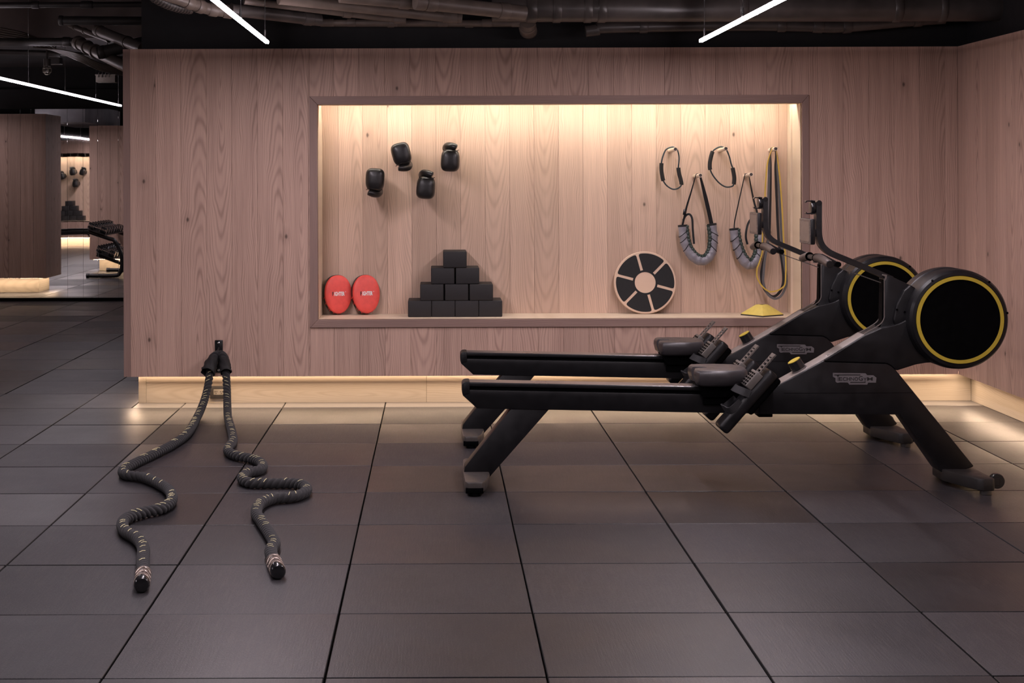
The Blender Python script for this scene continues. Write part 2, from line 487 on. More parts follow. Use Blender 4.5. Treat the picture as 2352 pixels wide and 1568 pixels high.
obj('reveal_board', box(NXR, NXR+.02, DW+.012, NB, NZB, zs, .001, 1), 'oak_pale_upright', wall)
obj('reveal_lip', box(NXR-.012, NXR+.002, NB-.14, NB-.115, NZB, NZT, .002, 1), 'oak_pale_upright', wall)
tag(obj('light_strip', box(NXL+.02, NXR-.02, NB-.225, NB-.200, zs-.008, zs), 'led_niche', wall), 'warm white light strip in the niche top')
# plinth of the main wall
obj('light_stop', box(WL+.002, XR, DW+.0201, DW+.0228, ZB, ZB+.02), 'wood_core', wall)  # added behind the planks, stops strip light leaking through their gaps
xp = at(318, 900, DP).x
edges = [xp, at(336, 900, DP).x] + [at(336, 900, DP).x + 1.72*k for k in (1, 2)] + [XPR]
for a, b in zip(edges, edges[1:]):
    o = obj('plinth_board', box(-(b-a)/2+.0006, (b-a)/2-.0006, 0, .02, -ZB/2, ZB/2, .0009, 1), 'oak_plinth', wall, loc=((a+b)/2, DP, ZB/2))
o = obj('plinth_board', box(-.4, .4, 0, .02, -ZB/2, ZB/2, .0009, 1), 'oak_plinth', wall, loc=(xp, DP+.42, ZB/2), rot=(0, 0, -PI/2))
def quad(*pts):
    b_ = bmesh.new(); b_.faces.new([b_.verts.new(p_) for p_ in pts]); return b_
obj('light_strip', quad((WL+.05, DW+.0235, ZB+.012), (XR, DW+.0235, ZB+.012), (XR, DW+.040, ZB+.001), (WL+.05, DW+.040, ZB+.001)), 'led_plinth', wall)
obj('light_strip', box(WL+.025, WL+.037, DW+.08, DW+.8, ZB-.002, ZB+.001), 'led_plinth', wall)
tag(obj('wall_upper', box(at(325, 60, 9.28).x, 4.0, 9.28, 9.42, ZT-.1, ZC), 'black_paint'), kind='structure')

# oak wall on the right
bm = bmesh.new(); y0 = 1.8
box(XR+.0202, XR+.3, y0, DW, ZB+.014, ZT, bm=bm); box(XPR+.0202, XR+.3, y0, DP+.02, 0, ZB+.03, bm=bm)
rwall = tag(obj('wall_right', bm, 'wood_core'), kind='structure')
y = DW
while y > y0 + .01:
    a = max(y - PWID, y0); w = (y-a)/2 - .0005
    obj('plank', box(-w, w, 0, .02, 0, ZT-ZB, .0009, 1), 'oak_wall', rwall, loc=(XR, (y+a)/2, ZB), rot=(0, 0, -PI/2))
    y -= PWID
obj('light_stop', box(XR+.0201, XR+.0228, y0, DW, ZB, ZB+.02), 'wood_core', rwall)  # added likewise, blocks the strip's light at the plank gaps
for a, b in ((DP, 7.3), (7.3, 5.0), (5.0, y0)):
    obj('plinth_board', box(-(a-b)/2+.0006, (a-b)/2-.0006, 0, .02, -ZB/2, ZB/2, .0009, 1), 'oak_plinth', rwall, loc=(XPR, (a+b)/2, ZB/2), rot=(0, 0, -PI/2))
obj('light_strip', quad((XR+.0235, y0+.1, ZB+.012), (XR+.0235, DW+.02, ZB+.012), (XR+.040, DW+.02, ZB+.001), (XR+.040, y0+.1, ZB+.001)), 'led_plinth', rwall)
tag(obj('wall_upper_right', box(XR+.09, 4.0, -6.2, 9.3, ZT-.1, ZC), 'black_paint'), kind='structure')

# mirror at the far end
tag(obj('wall_far', box(-10.2, 4.0, MY+.012, MY+.3, 0, ZC), 'black_paint'), kind='structure')
tag(obj('trim_1', box(-10.2, -1.0, MY-.03, MY+.012, 0, .034, .002, 1), 'deep_black'), kind='structure')
tag(obj('trim_2', box(-10.2, -1.0, MY-.05, MY+.012, at(140, 248, MY).z, at(140, 205, MY).z, .002, 1), 'black_paint'), kind='structure')
mir = thing('wall_mirror', (-4.0, MY, .034), 'tall mirror in panes on the dark wall beyond the oak wall', 'mirror')
sx = [-10.2, -8.9, -7.7, -6.5, -5.3] + [at(p, 450, MY).x for p in (155, 191, 225, 272)] + [-2.4, -1.0]
mz = at(140, 250, MY).z
for a, b in zip(sx, sx[1:]):
    w = (b-a)/2 - .0005
    obj('pane', box(-w, w, 0, .008, 0, mz-.034, .0008, 1), 'mirror_glass', mir, loc=((a+b)/2+4.0, 0, 0), rot=(random.uniform(-.0004, .0004), 0, random.uniform(-.0006, .0006)))

# oak-clad partitions out of frame on the left, seen in the mirror
def partition(name, x0, x1, y0, y1):
    bm = box(x0+.0202, x1-.0202, y0+.0202, y1-.0202, ZB, ZT); box(x0+.14, x1-.14, y0+.14, y1-.14, 0, ZB, bm=bm)
    w = tag(obj(name, bm, 'wood_core'), kind='structure')
    n = max(1, round((x1-x0)/PWID)); st = (x1-x0)/n
    for k in range(n):
        for yy, rz in ((y0, 0), (y1, PI)):
            obj('plank', box(-st/2+.001, st/2-.001, 0, .02, 0, ZT-ZB, .0009, 1), 'oak_wall', w, loc=(x0+st*(k+.5), yy, ZB), rot=(0, 0, rz))
    n = max(1, round((y1-y0)/PWID)); st = (y1-y0)/n
    for k in range(n):
        for xx, rz in ((x0, -PI/2), (x1, PI/2)):
            obj('plank', box(-st/2+.001, st/2-.001, 0, .02, 0, ZT-ZB, .0009, 1), 'oak_wall', w, loc=(xx, y0+st*(k+.5), ZB), rot=(0, 0, rz))
    for (a, b, c, d) in ((x0+.12, x1-.12, y1-.14, y1-.12), (x0+.12, x1-.12, y0+.12, y0+.14), (x1-.14, x1-.12, y0+.14, y1-.14), (x0+.12, x0+.14, y0+.14, y1-.14)):
        obj('plinth_board', box(a, b, c, d, 0, ZB, .0009, 1), 'oak_plinth', w)
    for (a, b, c, d) in ((x0+.05, x1-.05, y1-.046, y1-.03), (x1-.046, x1-.03, y0+.06, y1-.06)):
        obj('light_strip', box(a, b, c, d, ZB-.002, ZB+.001), 'led_plinth', w)
    return w
partition('wall_partition', -7.6, -4.705, 15.16, 15.9)
partition('wall_partition', -5.14, -3.75, 11.0, 11.7)
tag(obj('ceiling_beam', box(-5.6, -4.9, 10.6, 13.0, 2.17, 2.42), 'concrete_grey'), kind='structure')
# second lit niche, far off on the left, seen in the mirror
fy, fx0, fx1, n0, n1 = 3.4, -9.9, -5.4, -9.3, -6.0
bm = bmesh.new(); c0 = fy-.85
box(fx0, n0, c0, fy-.0202, ZB, ZT, bm=bm); box(n1, fx1, c0, fy-.0202, ZB, ZT, bm=bm)
box(n0, n1, c0, fy-.0202, zs, ZT, bm=bm); box(n0, n1, c0, fy-.0202, ZB, NZB-.02, bm=bm)
box(n0, n1, c0, fy-.40, NZB-.02, zs, bm=bm); box(fx0+.1, fx1-.1, c0, fy-.12, 0, ZB, bm=bm)
fw = tag(obj('wall_station', bm, 'wood_core'), kind='structure')
x = fx0
while x < fx1 - .01:
    a, b = x, min(x+PWID, fx1); w = (b-a)/2-.001; spans = [(ZB, ZT)] if b <= n0+.01 or a >= n1-.01 else [(ZB, NZB), (NZT, ZT)]
    for p, q in spans: obj('plank', box(-w, w, 0, .02, 0, q-p, .0009, 1), 'oak_wall', fw, loc=((a+b)/2, fy, p), rot=(0, 0, PI))
    if n0 < (a+b)/2 < n1: obj('niche_plank', box(-w, w, 0, .02, 0, zs-NZB, .0009, 1), 'oak_niche', fw, loc=((a+b)/2, fy-.38, NZB), rot=(0, 0, PI))
    x += PWID
obj('shelf_board', box(n0, n1, fy-.38, fy, NZB-.02, NZB), 'oak_pale', fw)
obj('soffit_board', box(n0, n1, fy-.18, fy, NZT, zs), 'oak_pale', fw)
obj('plinth_board', box(fx0+.1, fx1-.1, fy-.12, fy-.10, 0, ZB), 'oak_pale', fw)
obj('light_strip', box(n0+.02, n1-.02, fy-.225, fy-.205, zs-.008, zs), 'led_niche', fw)
obj('light_strip', box(fx0+.05, fx1-.05, fy-.046, fy-.03, ZB-.002, ZB+.001), 'led_plinth', fw)

# ------------------------------------------------------------------ pendant tube lights
PZ = H + .75
def pendant(x, y_end, n, label, dif='tube_diffuser'):
    L = 1.2; t = thing('pendant_light', (x, y_end - L*n/2, PZ), label, 'ceiling light', 'straight pendant tubes hung below the ceiling')
    for k in range(n):
        a = L*n/2 - L*k
        tb = obj('light_tube', cyl((0, a-.004, 0), (0, a-L+.004, 0), .0098, 12), 'tube_light_dim' if 'dim' in dif else 'tube_light', t)
        bmd = bmesh.new(); bmd.faces.new([bmd.verts.new(v) for v in ((-.009, a-.006, -.0100), (.009, a-.006, -.0100), (.009, a-L+.006, -.0100), (-.009, a-L+.006, -.0100))])
        obj('diffuser', bmd, dif, tb)
        if k: obj('joint_ring', cyl((0, a-.006, 0), (0, a+.006, 0), .0108, 12), 'lip_grey', t)
        for yy in ([a-.12] if k == 0 else [a+.05]):
            w = obj('suspension_wire', cyl((0, yy, .012), (0, yy, ZC-PZ), .0018, 6), 'chrome', t)
            obj('wire_clip', cyl((0, yy, .012), (0, yy, .055), .0055, 8), 'chrome', w)
    obj('end_cap', cyl((0, L*n/2-.006, 0), (0, L*n/2+.008, 0), .0102, 12), 'lip_grey', t)
    return t
pendant(-.925, 8.37, 5, 'lit white pendant tube above the wall left of the niche')
pendant(1.467, 8.37, 5, 'lit white pendant tube above the right half of the niche')
pendant(-3.24, 15.63, 5, 'lit white pendant tube in the passage beside the oak wall', 'tube_diffuser_dim')
pendant(-6.6, 9.6, 5, 'lit white pendant tube over the machines seen in the mirror')
pendant(-5.63, 14.8, 2, 'added unseen pendant tube brightening the dumbbells and wall in the mirror')  # added out of sight to light the wall behind the rack
o = pendant(-6.4, 17.7, 2, 'added unseen pendant tube brightening the partition in the mirror', 'tube_diffuser_dim'); o.rotation_euler = (0, 0, PI/2)  # added out of sight to light the partition's mirror side

# ------------------------------------------------------------------ rowing machine
DC = 6.83; RX0 = 1.2
def lp(px, py, dd=0.0):
    p = at(px, py, DC + dd); return Vector((p.x - RX0, dd, p.z))
def poly(pts, dd):
    return [(lp(x, y, dd).x, lp(x, y, dd).z) for x, y in pts]
def arc_pts(c, r, a0, a1, n):
    return [(c[0] + r*math.cos(math.radians(a0 + (a1-a0)*i/n)), c[1] - r*math.sin(math.radians(a0 + (a1-a0)*i/n))) for i in range(n+1)]

def make_rower():
    t = thing('rowing_machine', (RX0, DC, 0), 'black rowing machine with yellow ringed flywheel, standing clear of the oak wall', 'rowing machine')
    S = 'satin_black'
    # rail: top cap, slot, lower beam
    b = obj('rail_beam', prism(poly([(1072, 895), (1800, 909), (1800, 951), (1640, 948), (1096, 938), (1073, 911)], -.055), -.055, .055, .003, 2), S, t)
    obj('rail_core', prism(poly([(1076, 885), (1800, 899), (1800, 911), (1076, 897)], -.045), -.044, .044), 'deep_black', t)
    obj('rail_top', prism(poly([(1066, 878), (1800, 892), (1800, 901), (1066, 887)], -.055), -.055, .055, .004, 3), S, t)
    obj('rail_track', prism(poly([(1070, 877.2), (1790, 890.9), (1790, 893.5), (1070, 880)], -.050), -.050, .050, .0008, 1), 'rail_metal', t)
    obj('rail_end_cap', prism(poly([(1061, 884), (1064, 878.5), (1070, 876.5), (1079, 876.6), (1079, 904), (1063, 907), (1061, 901)], -.058), -.058, .058, .004, 2), S, t)
    obj('rail_end_cap', prism(poly([(1062, 903), (1079, 903), (1100, 938), (1096, 938), (1063, 908)], -.054), -.054, .054, .002, 2), S, t)
    # rear leg and cross foot
    obj('rear_leg', prism(poly([(1174, 938), (1263, 938), (1124, 1096), (1110, 1100), (1064, 1094), (1068, 1072)], -.05), -.05, .05, .003, 2), S, t)
    fa = [lp(1064, 1083, -.05).x, lp(1124, 1083, -.05).x]
    def foot(x0, x1, tip0, tip1, half, z0, z1, mat='grip_rubber'):
        bm = bmesh.new(); pts = [(x0, -.09), (x0, .09), (tip0, half-.03), (tip0+.01, half), (tip1-.02, half), (tip1, half-.07), (x1, .09), (x1, -.09), (tip1, -half+.07), (tip1-.02, -half), (tip0+.01, -half), (tip0, -half+.03)]
        A = [bm.verts.new((x, y, z0)) for x, y in pts]; B = [bm.verts.new((x, y, z1)) for x, y in pts]; n = len(pts)
        bm.faces.new(A[::-1]); bm.faces.new(B)
        for i in range(n): bm.faces.new((A[i], A[(i+1) % n], B[(i+1) % n], B[i]))
        bmesh.ops.recalc_face_normals(bm, faces=bm.faces[:])
        bmesh.ops.bevel(bm, geom=bm.edges[:], offset=.006, segments=2, profile=.5, affect='EDGES', clamp_overlap=True)
        return obj('cross_foot', bm, 'foot_lit', t)
    f = foot(fa[0], fa[1], fa[0]+.004, fa[1]-.018, .285, .016, .062)
    for s in (-1, 1):
        obj('foot_pad', cyl((fa[0]+.045, s*.262, 0), (fa[0]+.045, s*.262, .018), .024, 16), 'deep_black', f)
        obj('foot_tip', box(fa[0]+.006, fa[1]-.034, s*.280-.007, s*.280+.007, .014, .038, .003, 2), 'deep_black', f)
    # lower shell with the front leg
    shell = [(1745, 906), (1789, 884), (1893, 828), (1896, 831), (2036, 835), (2047, 840), (2060, 852), (2237, 1070), (2233, 1073), (2176, 1090), (2160, 1083), (2068, 952), (1745, 951)]
    b = obj('front_shell', prism(poly(shell, -.062), -.062, .062, .004, 2), S, t)
    obj('shell_seam', box(lp(1800, 905, -.062).x, lp(2098, 905, -.062).x, -.0626, -.06, lp(1950, 902.6, -.062).z, lp(1950, 901.9, -.062).z), 'deep_black', b)
    ap = lp(1770, 954, -.03)
    obj('under_stop', box(lp(1742, 955, -.04).x, lp(1775, 955, -.04).x, -.04, .04, ap.z-.006, ap.z+.02, .004, 2), 'deep_black', t)
    # upper shroud reaching to the flywheel
    up = [(1893, 827), (1986, 770), (2005, 762), (2024, 753), (2048, 748), (2066, 743), (2080, 736), (2086, 726), (2092, 700), (2150, 690), (2190, 760), (2150, 832), (2128, 833), (2104, 837), (2082, 844), (2060, 851), (2047, 839), (2036, 834), (1897, 830)]
    obj('upper_shroud', prism(poly(up, -.066), -.066, .066, .011, 3), S, t)
    # sloped top strip
    sl = [(1792, 881), (1893, 824.5), (1986, 768), (1990, 772), (1896, 829), (1795, 886)]
    st = obj('slope_strip', prism(poly(sl, -.055), -.052, .052, .003, 2), 'strip_grey', t)
    p0, p1 = lp(1792, 879, -.04), lp(1986, 766, -.04); sdir = (p1-p0).normalized(); ang = math.atan2(sdir.z, sdir.x)
    nrm = Vector((-sdir.z, 0, sdir.x))
    def on_slope(f, dd, h=0.0): return Vector((p0.x + (p1.x-p0.x)*f, dd, p0.z + (p1.z-p0.z)*f)) + nrm*h
    for f0, w, hh in ((.10, .028, .012), (.315, .006, .010)):
        q = on_slope(f0, -.03, -.0035)
        obj('print_mark', box(-w/2, w/2, -hh/2, hh/2, -.0005, .0012), 'print_pale', st, loc=q, rot=(0, -ang, 0))
    q = on_slope(.55, -.03, -.0035); obj('print_mark', box(-.004, .004, -.011, .011, -.0005, .0012), 'print_pale', st, loc=q, rot=(0, -ang, 0))
    for k in (-1, 1):
        q = on_slope(.585 + .012*k, -.028, -.0028)
        obj('print_ring', lathe([(.0085, 0), (.0085, .0006), (.0070, .0006), (.0070, 0)], 'Z', 16), 'print_pale', st, loc=q, rot=(0, -ang, 0))
    k0 = on_slope(.25, 0, -.004); k1 = on_slope(.25, 0, .046)
    kn = obj('resistance_knob', cyl(k0, k1, .033, 28, r1=.031), 'gloss_black', t)
    obj('knob_face', cyl(k1 - nrm*.001, k1 + nrm*.0025, .0295, 28), 'signal_yellow', kn)
    obj('knob_collar', cyl(k0, k0 + nrm*.008, .036, 28), 'lip_grey', kn)
    # column with a channel in front
    col = [(2031, 642), (2036, 634), (2046, 634), (2094, 656), (2150, 700), (2120, 770), (2010, 768), (2022, 752), (2030, 735)]
    c = obj('column', prism(poly(col, -.034), -.034, .034, .003, 2), S, t)
    ch = [(2027, 642), (2034, 642), (2034, 752), (2000, 770), (1992, 768), (2016, 752), (2025, 738)]
    obj('channel_floor', prism(poly(ch, -.024), -.026, .026), 'deep_black', c)
    for s in (-1, 1):
        path = [lp(*p, -.034) for p in ((1988, 772), (1984, 769), (1988, 765), (2010, 752), (2024, 742), (2030.5, 730), (2031, 715), (2031, 640))]
        path = spline([Vector((p.x, s*.034, p.z)) for p in path], 5)
        obj('channel_lip', sweep(path, rect(.0035, .0035), ref=(0, 1, 0)), 'lip_grey', c)
    obj('top_clip', prism(poly([(2026, 632), (2028, 629.5), (2038, 631), (2036, 640), (2033, 645), (2033, 635)], -.036), -.036, -.030), 'lip_grey', c)
    # flywheel drum
    fc = lp(2206, 734.5, -.13); ox, oz = fc.x, fc.z; R = .2225
    def ring(rp, yp): return [(R*a, y) for a, y in zip(rp, yp)]
    drum = obj('flywheel_housing', lathe([(R*.60, -.122), (R*.868, -.122), (R*.885, -.127), (R*.945, -.124), (R*.985, -.108), (R, -.080), (R, -.03), (R*.985, -.024), (R*.985, .024), (R, .03), (R, .08), (R*.985, .108), (R*.955, .124), (R*.89, .128), (R*.3, .128)], 'Y', 96, (ox, 0, oz)), S, t, sharp=20)
    obj('flywheel_disc', lathe([(R*.03, -.1235), (R*.780, -.1235), (R*.785, -.1265), (R*.803, -.1265), (R*.803, -.11)], 'Y', 96, (ox, 0, oz)), 'deep_black', drum)
    obj('yellow_ring', lathe([(R*.800, -.120), (R*.800, -.1295), (R*.870, -.1295), (R*.870, -.120)], 'Y', 96, (ox, 0, oz)), 'signal_yellow', drum)
    for a in (125, 52, 8):
        a = math.radians(a); q = Vector((ox + R*.945*math.cos(a), -.1225, oz + R*.945*math.sin(a)))
        obj('vent_slot', cyl(q, q + Vector((.003*math.cos(a), -.004, .003*math.sin(a))), .0050, 10), 'deep_black', drum)
    ar = [(2060, 752), (2055, 735), (2062, 700), (2078, 668), (2094, 655), (2150, 690), (2150, 760), (2085, 745)]
    o = obj('drum_collar', prism(poly(ar, -.07), -.058, .058, .006, 3), S, t)
    for s_ in ((2060, 711), (2078, 716)):
        q = lp(*s_, -.062); obj('screw', cyl(q, q + Vector((0, -.003, 0)), .005, 10), 'deep_black', o)
    # arm, from the column up to the display
    ap = [lp(*p) for p in ((2046, 640), (2000, 620), (1950, 599), (1915, 584.5), (1898, 575), (1886, 562), (1880, 545), (1878.5, 520), (1878.5, 466))]
    arm = obj('display_arm', sweep(spline(ap, 6), rect(.025, .050), ref=(0, 1, 0)), 'steel_black', t, sharp=30)
    cap = lp(1878.5, 466)
    obj('arm_cap', cyl((cap.x, -.026, cap.z), (cap.x, .026, cap.z), .0125, 16), 'gloss_black', arm)
    # cup-like holder at the top
    hc = lp(1866, 476); hx = lp(1873, 476).x
    ho = obj('phone_clamp', lathe([(.018, 0), (.031, .002), (.033, .008), (.031, .020), (.020, .024)], 'X', 32, (hx-.026, 0, hc.z)), 'gloss_black', t)
    for zz, s in ((lp(1862, 461.5).z, 1), (lp(1862, 490).z, -1)):
        obj('clamp_prong', sweep([Vector((hx-.008, -.012, zz)), Vector((hx-.045, -.012, zz)), Vector((hx-.050, -.012, zz - s*.006))], rect(.005, .030), ref=(0, 1, 0)), 'gloss_black', ho)
    # display
    a = lp(1862, 532, -.10).x; zt, zb = lp(1862, 503, -.10).z, lp(1862, 562, -.10).z
    dsp = obj('display', box(a, a+.021, -.10, .10, zb, zt, .005, 2), S, t)
    obj('display_bezel', box(a-.0015, a+.003, -.098, .098, zb+.002, zt-.002, .0012, 1), 'screen_bezel', dsp)
    obj('display_screen', box(a-.0022, a+.001, -.080, .080, zb+.013, zt-.013), 'screen_glass', dsp)
    m = lp(1874, 532)
    obj('display_bracket', box(a+.018, m.x, -.02, .02, m.z-.022, m.z+.012, .004, 2), S, dsp)
    # handle with two grips, hook, chain
    hc = lp(1868, 591); zz = lp(1904, 607, -.24).z
    hx0 = hc.x
    pts = [Vector((lp(1906, 607, -.245).x, -.245, zz)), Vector((hx0+.006, -.13, zz+.016)), Vector((hx0-.002, -.05, hc.z+.001)), Vector((hx0-.002, .05, hc.z+.001)), Vector((hx0+.006, .13, zz+.016)), Vector((lp(1906, 607, -.245).x, .245, zz))]
    hb = obj('handle_bar', sweep(spline(pts, 6), circ(.0115, 14)), 'toe_strip', t)
    for s in (-1, 1):
        seg = [Vector((p.x, abs(p.y)*s, p.z)) for p in spline(pts, 6) if p.y < -.062]
        n = len(seg); sc = [1.0]*n; sc[0] = .85
        obj('grip', sweep(seg, circ(.0185, 18), scale=sc), 'grip_rubber', hb)
        obj('grip_end', cyl(seg[0] + (seg[0]-seg[1]).normalized()*.004, seg[1], .0165, 18), 'steel_black', hb)
        obj('grip_collar', cyl(seg[-1], seg[-1] + (seg[-1]-seg[-2]).normalized()*.006, .0200, 18), 'deep_black', hb)
    hk = lp(1872, 596)
    obj('hook', box(hk.x-.012, hk.x+.012, -.014, .014, hk.z-.014, hk.z+.008, .004, 2), 'chrome', hb)
    cr = obj('handle_cradle', prism(poly([(1878, 585), (1890, 583), (1922, 600), (1926, 606), (1920, 612), (1908, 606), (1890, 600)], -.035), -.035, .035, .004, 2), S, t)
    q = lp(1920, 606, 0); obj('cradle_roller', cyl((q.x, -.045, q.z), (q.x, .045, q.z), .0125, 16), 'deep_black', cr)
    c0, c1 = lp(1880, 598), lp(2032, 652); bm = bmesh.new(); n = 64
    for k in range(n):
        u = c0.lerp(c1, (k+.12)/n); v = c0.lerp(c1, (k+.88)/n)
        sweep([u, v], rect(.0048, .0048) if k % 2 else rect(.0036, .0060), ref=(0, 1, 0), bm=bm)
    tag(obj('chain', bm, 'toe_strip', t), kind='stuff')
    # footplates, one each side of the rail
    pa, pb = lp(1687, 999, -.20), lp(1798, 874, -.20)      # lower and upper corner of the underside
    u = (pb-pa).normalized(); v = Vector((-u.z, 0, u.x)); L = (pb-pa).length; th = (lp(1655, 966, -.20)-pa).length
    for s in (-1, 1):
        mid = .175*s
        def P(a, b, w): return pa + u*a + v*b + Vector((0, mid + w + .20, 0))
        def slab(name, a0, a1, b0, b1, hw, mat, par, bev=.006, w0=0):
            bm = bmesh.new(); vs = [bm.verts.new(P(a, b, w0+w)) for a in (a0, a1) for b in (b0, b1) for w in (-hw, hw)]
            for q in ((0,1,3,2),(4,6,7,5),(0,4,5,1),(2,3,7,6),(0,2,6,4),(1,5,7,3)): bm.faces.new([vs[i] for i in q])
            bmesh.ops.recalc_face_normals(bm, faces=bm.faces[:])
            if bev: bmesh.ops.bevel(bm, geom=bm.edges[:], offset=bev, segments=3, profile=.5, affect='EDGES', clamp_overlap=True)
            return obj(name, bm, mat, par)
        fp = slab('footplate', -.022, L, th*.35, th*.95, .062, S, t, .016)
        slab('plate_backing', L*.35, L*.98, 0.004, th*.5, .05, 'deep_black', fp, .012)
        hb_ = slab('toe_block', L*.60, L*.86, th*.93, th*1.32, .056, 'toe_strip', fp, .005)
        bm = bmesh.new()
        for i in range(3):
            for j in range(5):
                a = L*(.635 + .045*j); w = -.036 + .036*i
                vs = [bm.verts.new(P(aa, bb, w+ww)) for aa in (a-.006, a+.003) for bb in (th*1.30, th*1.335) for ww in (-.012, .012)]
                for q in ((0,1,3,2),(4,6,7,5),(0,4,5,1),(2,3,7,6),(0,2,6,4),(1,5,7,3)): bm.faces.new([vs[k] for k in q])
        obj('block_slot', bm, 'deep_black', hb_)
        strip = bmesh.new()
        a0, a1, b0 = L*.80, L*1.17, th*1.10
        for side in (-1, 1):
            vs = [strip.verts.new(P(aa, bb, side*.030+ww)) for aa in (a0, a1) for bb in (b0, b0+.006) for ww in (-.006, .006)]
            for q in ((0,1,3,2),(4,6,7,5),(0,4,5,1),(2,3,7,6),(0,2,6,4),(1,5,7,3)): strip.faces.new([vs[k] for k in q])
        for j in range(7):
            a = a0 + (a1-a0)*(j/6.0)
            wd = .0045 if j < 6 else .010
            vs = [strip.verts.new(P(aa, bb, ww)) for aa in (a-wd, a+wd) for bb in (b0, b0+.006) for ww in (-.036, .036)]
            for q in ((0,1,3,2),(4,6,7,5),(0,4,5,1),(2,3,7,6),(0,2,6,4),(1,5,7,3)): strip.faces.new([vs[k] for k in q])
        obj('size_strip', strip, 'toe_strip', fp)
        # foot strap arching over the plate, heel cup below
        sp = [P(L*.56, th*.9, -.068), P(L*.52, th*1.25, -.060), P(L*.49, th*1.5, -.025), P(L*.49, th*1.5, .025), P(L*.52, th*1.25, .060), P(L*.56, th*.9, .068)]
        obj('foot_strap', sweep(spline(sp, 6), rect(.004, .034), ref=u), 'nylon_black', fp)
        sp = [P(L*.40, th*.95, -.055), P(L*.22, th*1.05, -.058), P(L*.19, th*1.22, -.03), P(L*.18, th*1.28, 0), P(L*.19, th*1.22, .03), P(L*.22, th*1.05, .058), P(L*.40, th*.95, .055)]
        obj('heel_cup', sweep(spline(sp, 6), rect(.005, .030), ref=(v*.9 + u*.3)), 'nylon_black', fp)
        ax = P(L*.55, th*.3, 0)
        obj('plate_arm', cyl((ax.x, mid, ax.z), (ax.x, .05*s, ax.z), .016, 14), 'deep_black', fp)
    # seat
    zs0 = lp(1640, 853, -.13).z
    sx0, sx1 = lp(1600, 853, -.13).x, lp(1727, 853, -.13).x
    zt = .520; W = .142; half = .5*(sx0+sx1)
    out = [(sx0+.012, -W*.93), (half, -W), (sx1-.035, -W*.86), (sx1-.006, -W*.5), (sx1, 0), (sx1-.006, W*.5), (sx1-.035, W*.86), (half, W), (sx0+.012, W*.93), (sx0-.004, W*.62), (sx0+.004, .030), (sx0+.055, .012), (sx0+.066, 0), (sx0+.055, -.012), (sx0+.004, -.030), (sx0-.004, -W*.62)]
    cy = sum(p[1] for p in out)/len(out)
    def seat_layer(z, s, dx=0): return [Vector((half + (x-half)*s + dx, y*s, z)) for x, y in out]
    bm = bmesh.new(); rows = []
    for z, s in ((zt-.072, .84), (zt-.062, .94), (zt-.030, 1.0), (zt-.012, .99), (zt-.002, .95), (zt, .90)):
        rows.append([bm.verts.new(p) for p in seat_layer(z, s)])
    for r0, r1 in zip(rows, rows[1:]):
        for i in range(len(out)): bm.faces.new((r0[i], r0[(i+1) % len(out)], r1[(i+1) % len(out)], r1[i]))
    bm.faces.new(rows[0][::-1]); bm.faces.new(rows[-1])
    st = obj('seat', bm, 'seat_pad', t, sharp=50)
    obj('seat_base', prism([(sx0+.035, zt-.125), (sx1-.03, zt-.125), (sx1-.012, zt-.066), (sx0+.015, zt-.066)], -.085, .085, .006, 2), 'deep_black', st)
    obj('seat_carriage', prism([(sx0+.04, zt-.16), (sx1-.035, zt-.16), (sx1-.035, zt-.10), (sx0+.04, zt-.10)], -.068, .068, .004, 2), 'deep_black', st)
    # front cross foot, splayed, with transport wheel
    fx0, fx1 = lp(2160, 1085, -.06).x, lp(2236, 1070, -.06).x
    bm = bmesh.new(); tipx = lp(2284, 1100, -.27).x
    for s in (-1, 1):
        pts = [(fx0+.006, 0), (fx0+.006, s*.07), (tipx-.075, s*.275), (tipx-.055, s*.29), (tipx-.012, s*.29), (tipx, s*.275), (tipx+.002, s*.245), (fx1+.012, s*.06), (fx1+.012, 0)]
        A = [bm.verts.new((x, y, .018)) for x, y in pts]; B = [bm.verts.new((x, y, .070)) for x, y in pts]; n = len(pts)
        bm.faces.new(A); bm.faces.new(B)
        for i in range(n):
            if i != n-1: bm.faces.new((A[i], A[(i+1) % n], B[(i+1) % n], B[i]))
    bmesh.ops.remove_doubles(bm, verts=bm.verts[:], dist=1e-5)
    bmesh.ops.recalc_face_normals(bm, faces=bm.faces[:])
    bmesh.ops.bevel(bm, geom=[e for e in bm.edges if len(e.link_faces) == 2 and e.calc_face_angle(0) > .3], offset=.006, segments=2, profile=.5, affect='EDGES', clamp_overlap=True)
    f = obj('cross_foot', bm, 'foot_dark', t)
    for s in (-1, 1):
        obj('foot_pad', cyl((tipx-.035, s*.262, 0), (tipx-.035, s*.262, .02), .025, 16), 'outlet_black', f)
        w = obj('transport_wheel', lathe([(.012, -.014), (.030, -.014), (.033, -.010), (.033, .010), (.030, .014), (.012, .014)], 'Y', 24, (tipx+.022, s*.235, .052)), 'gloss_black', f)
        obj('wheel_bracket', box(tipx-.012, tipx+.03, s*.235-.020, s*.235-.015, .035, .068, .002, 1), 'gloss_black', w)
    # emblem on the near side
    ep = lambda x, y: (lp(x, y, -.063).x, lp(x, y, -.063).z)
    e = [(1913, 856), (1988, 857), (1992, 861.5), (2006, 861.5), (2013, 867), (2012, 878.5), (1994, 878.5), (1992, 883), (1951, 883), (1947, 878.3), (1930, 878), (1923, 879), (1919, 876), (1919, 868), (1913, 865)]
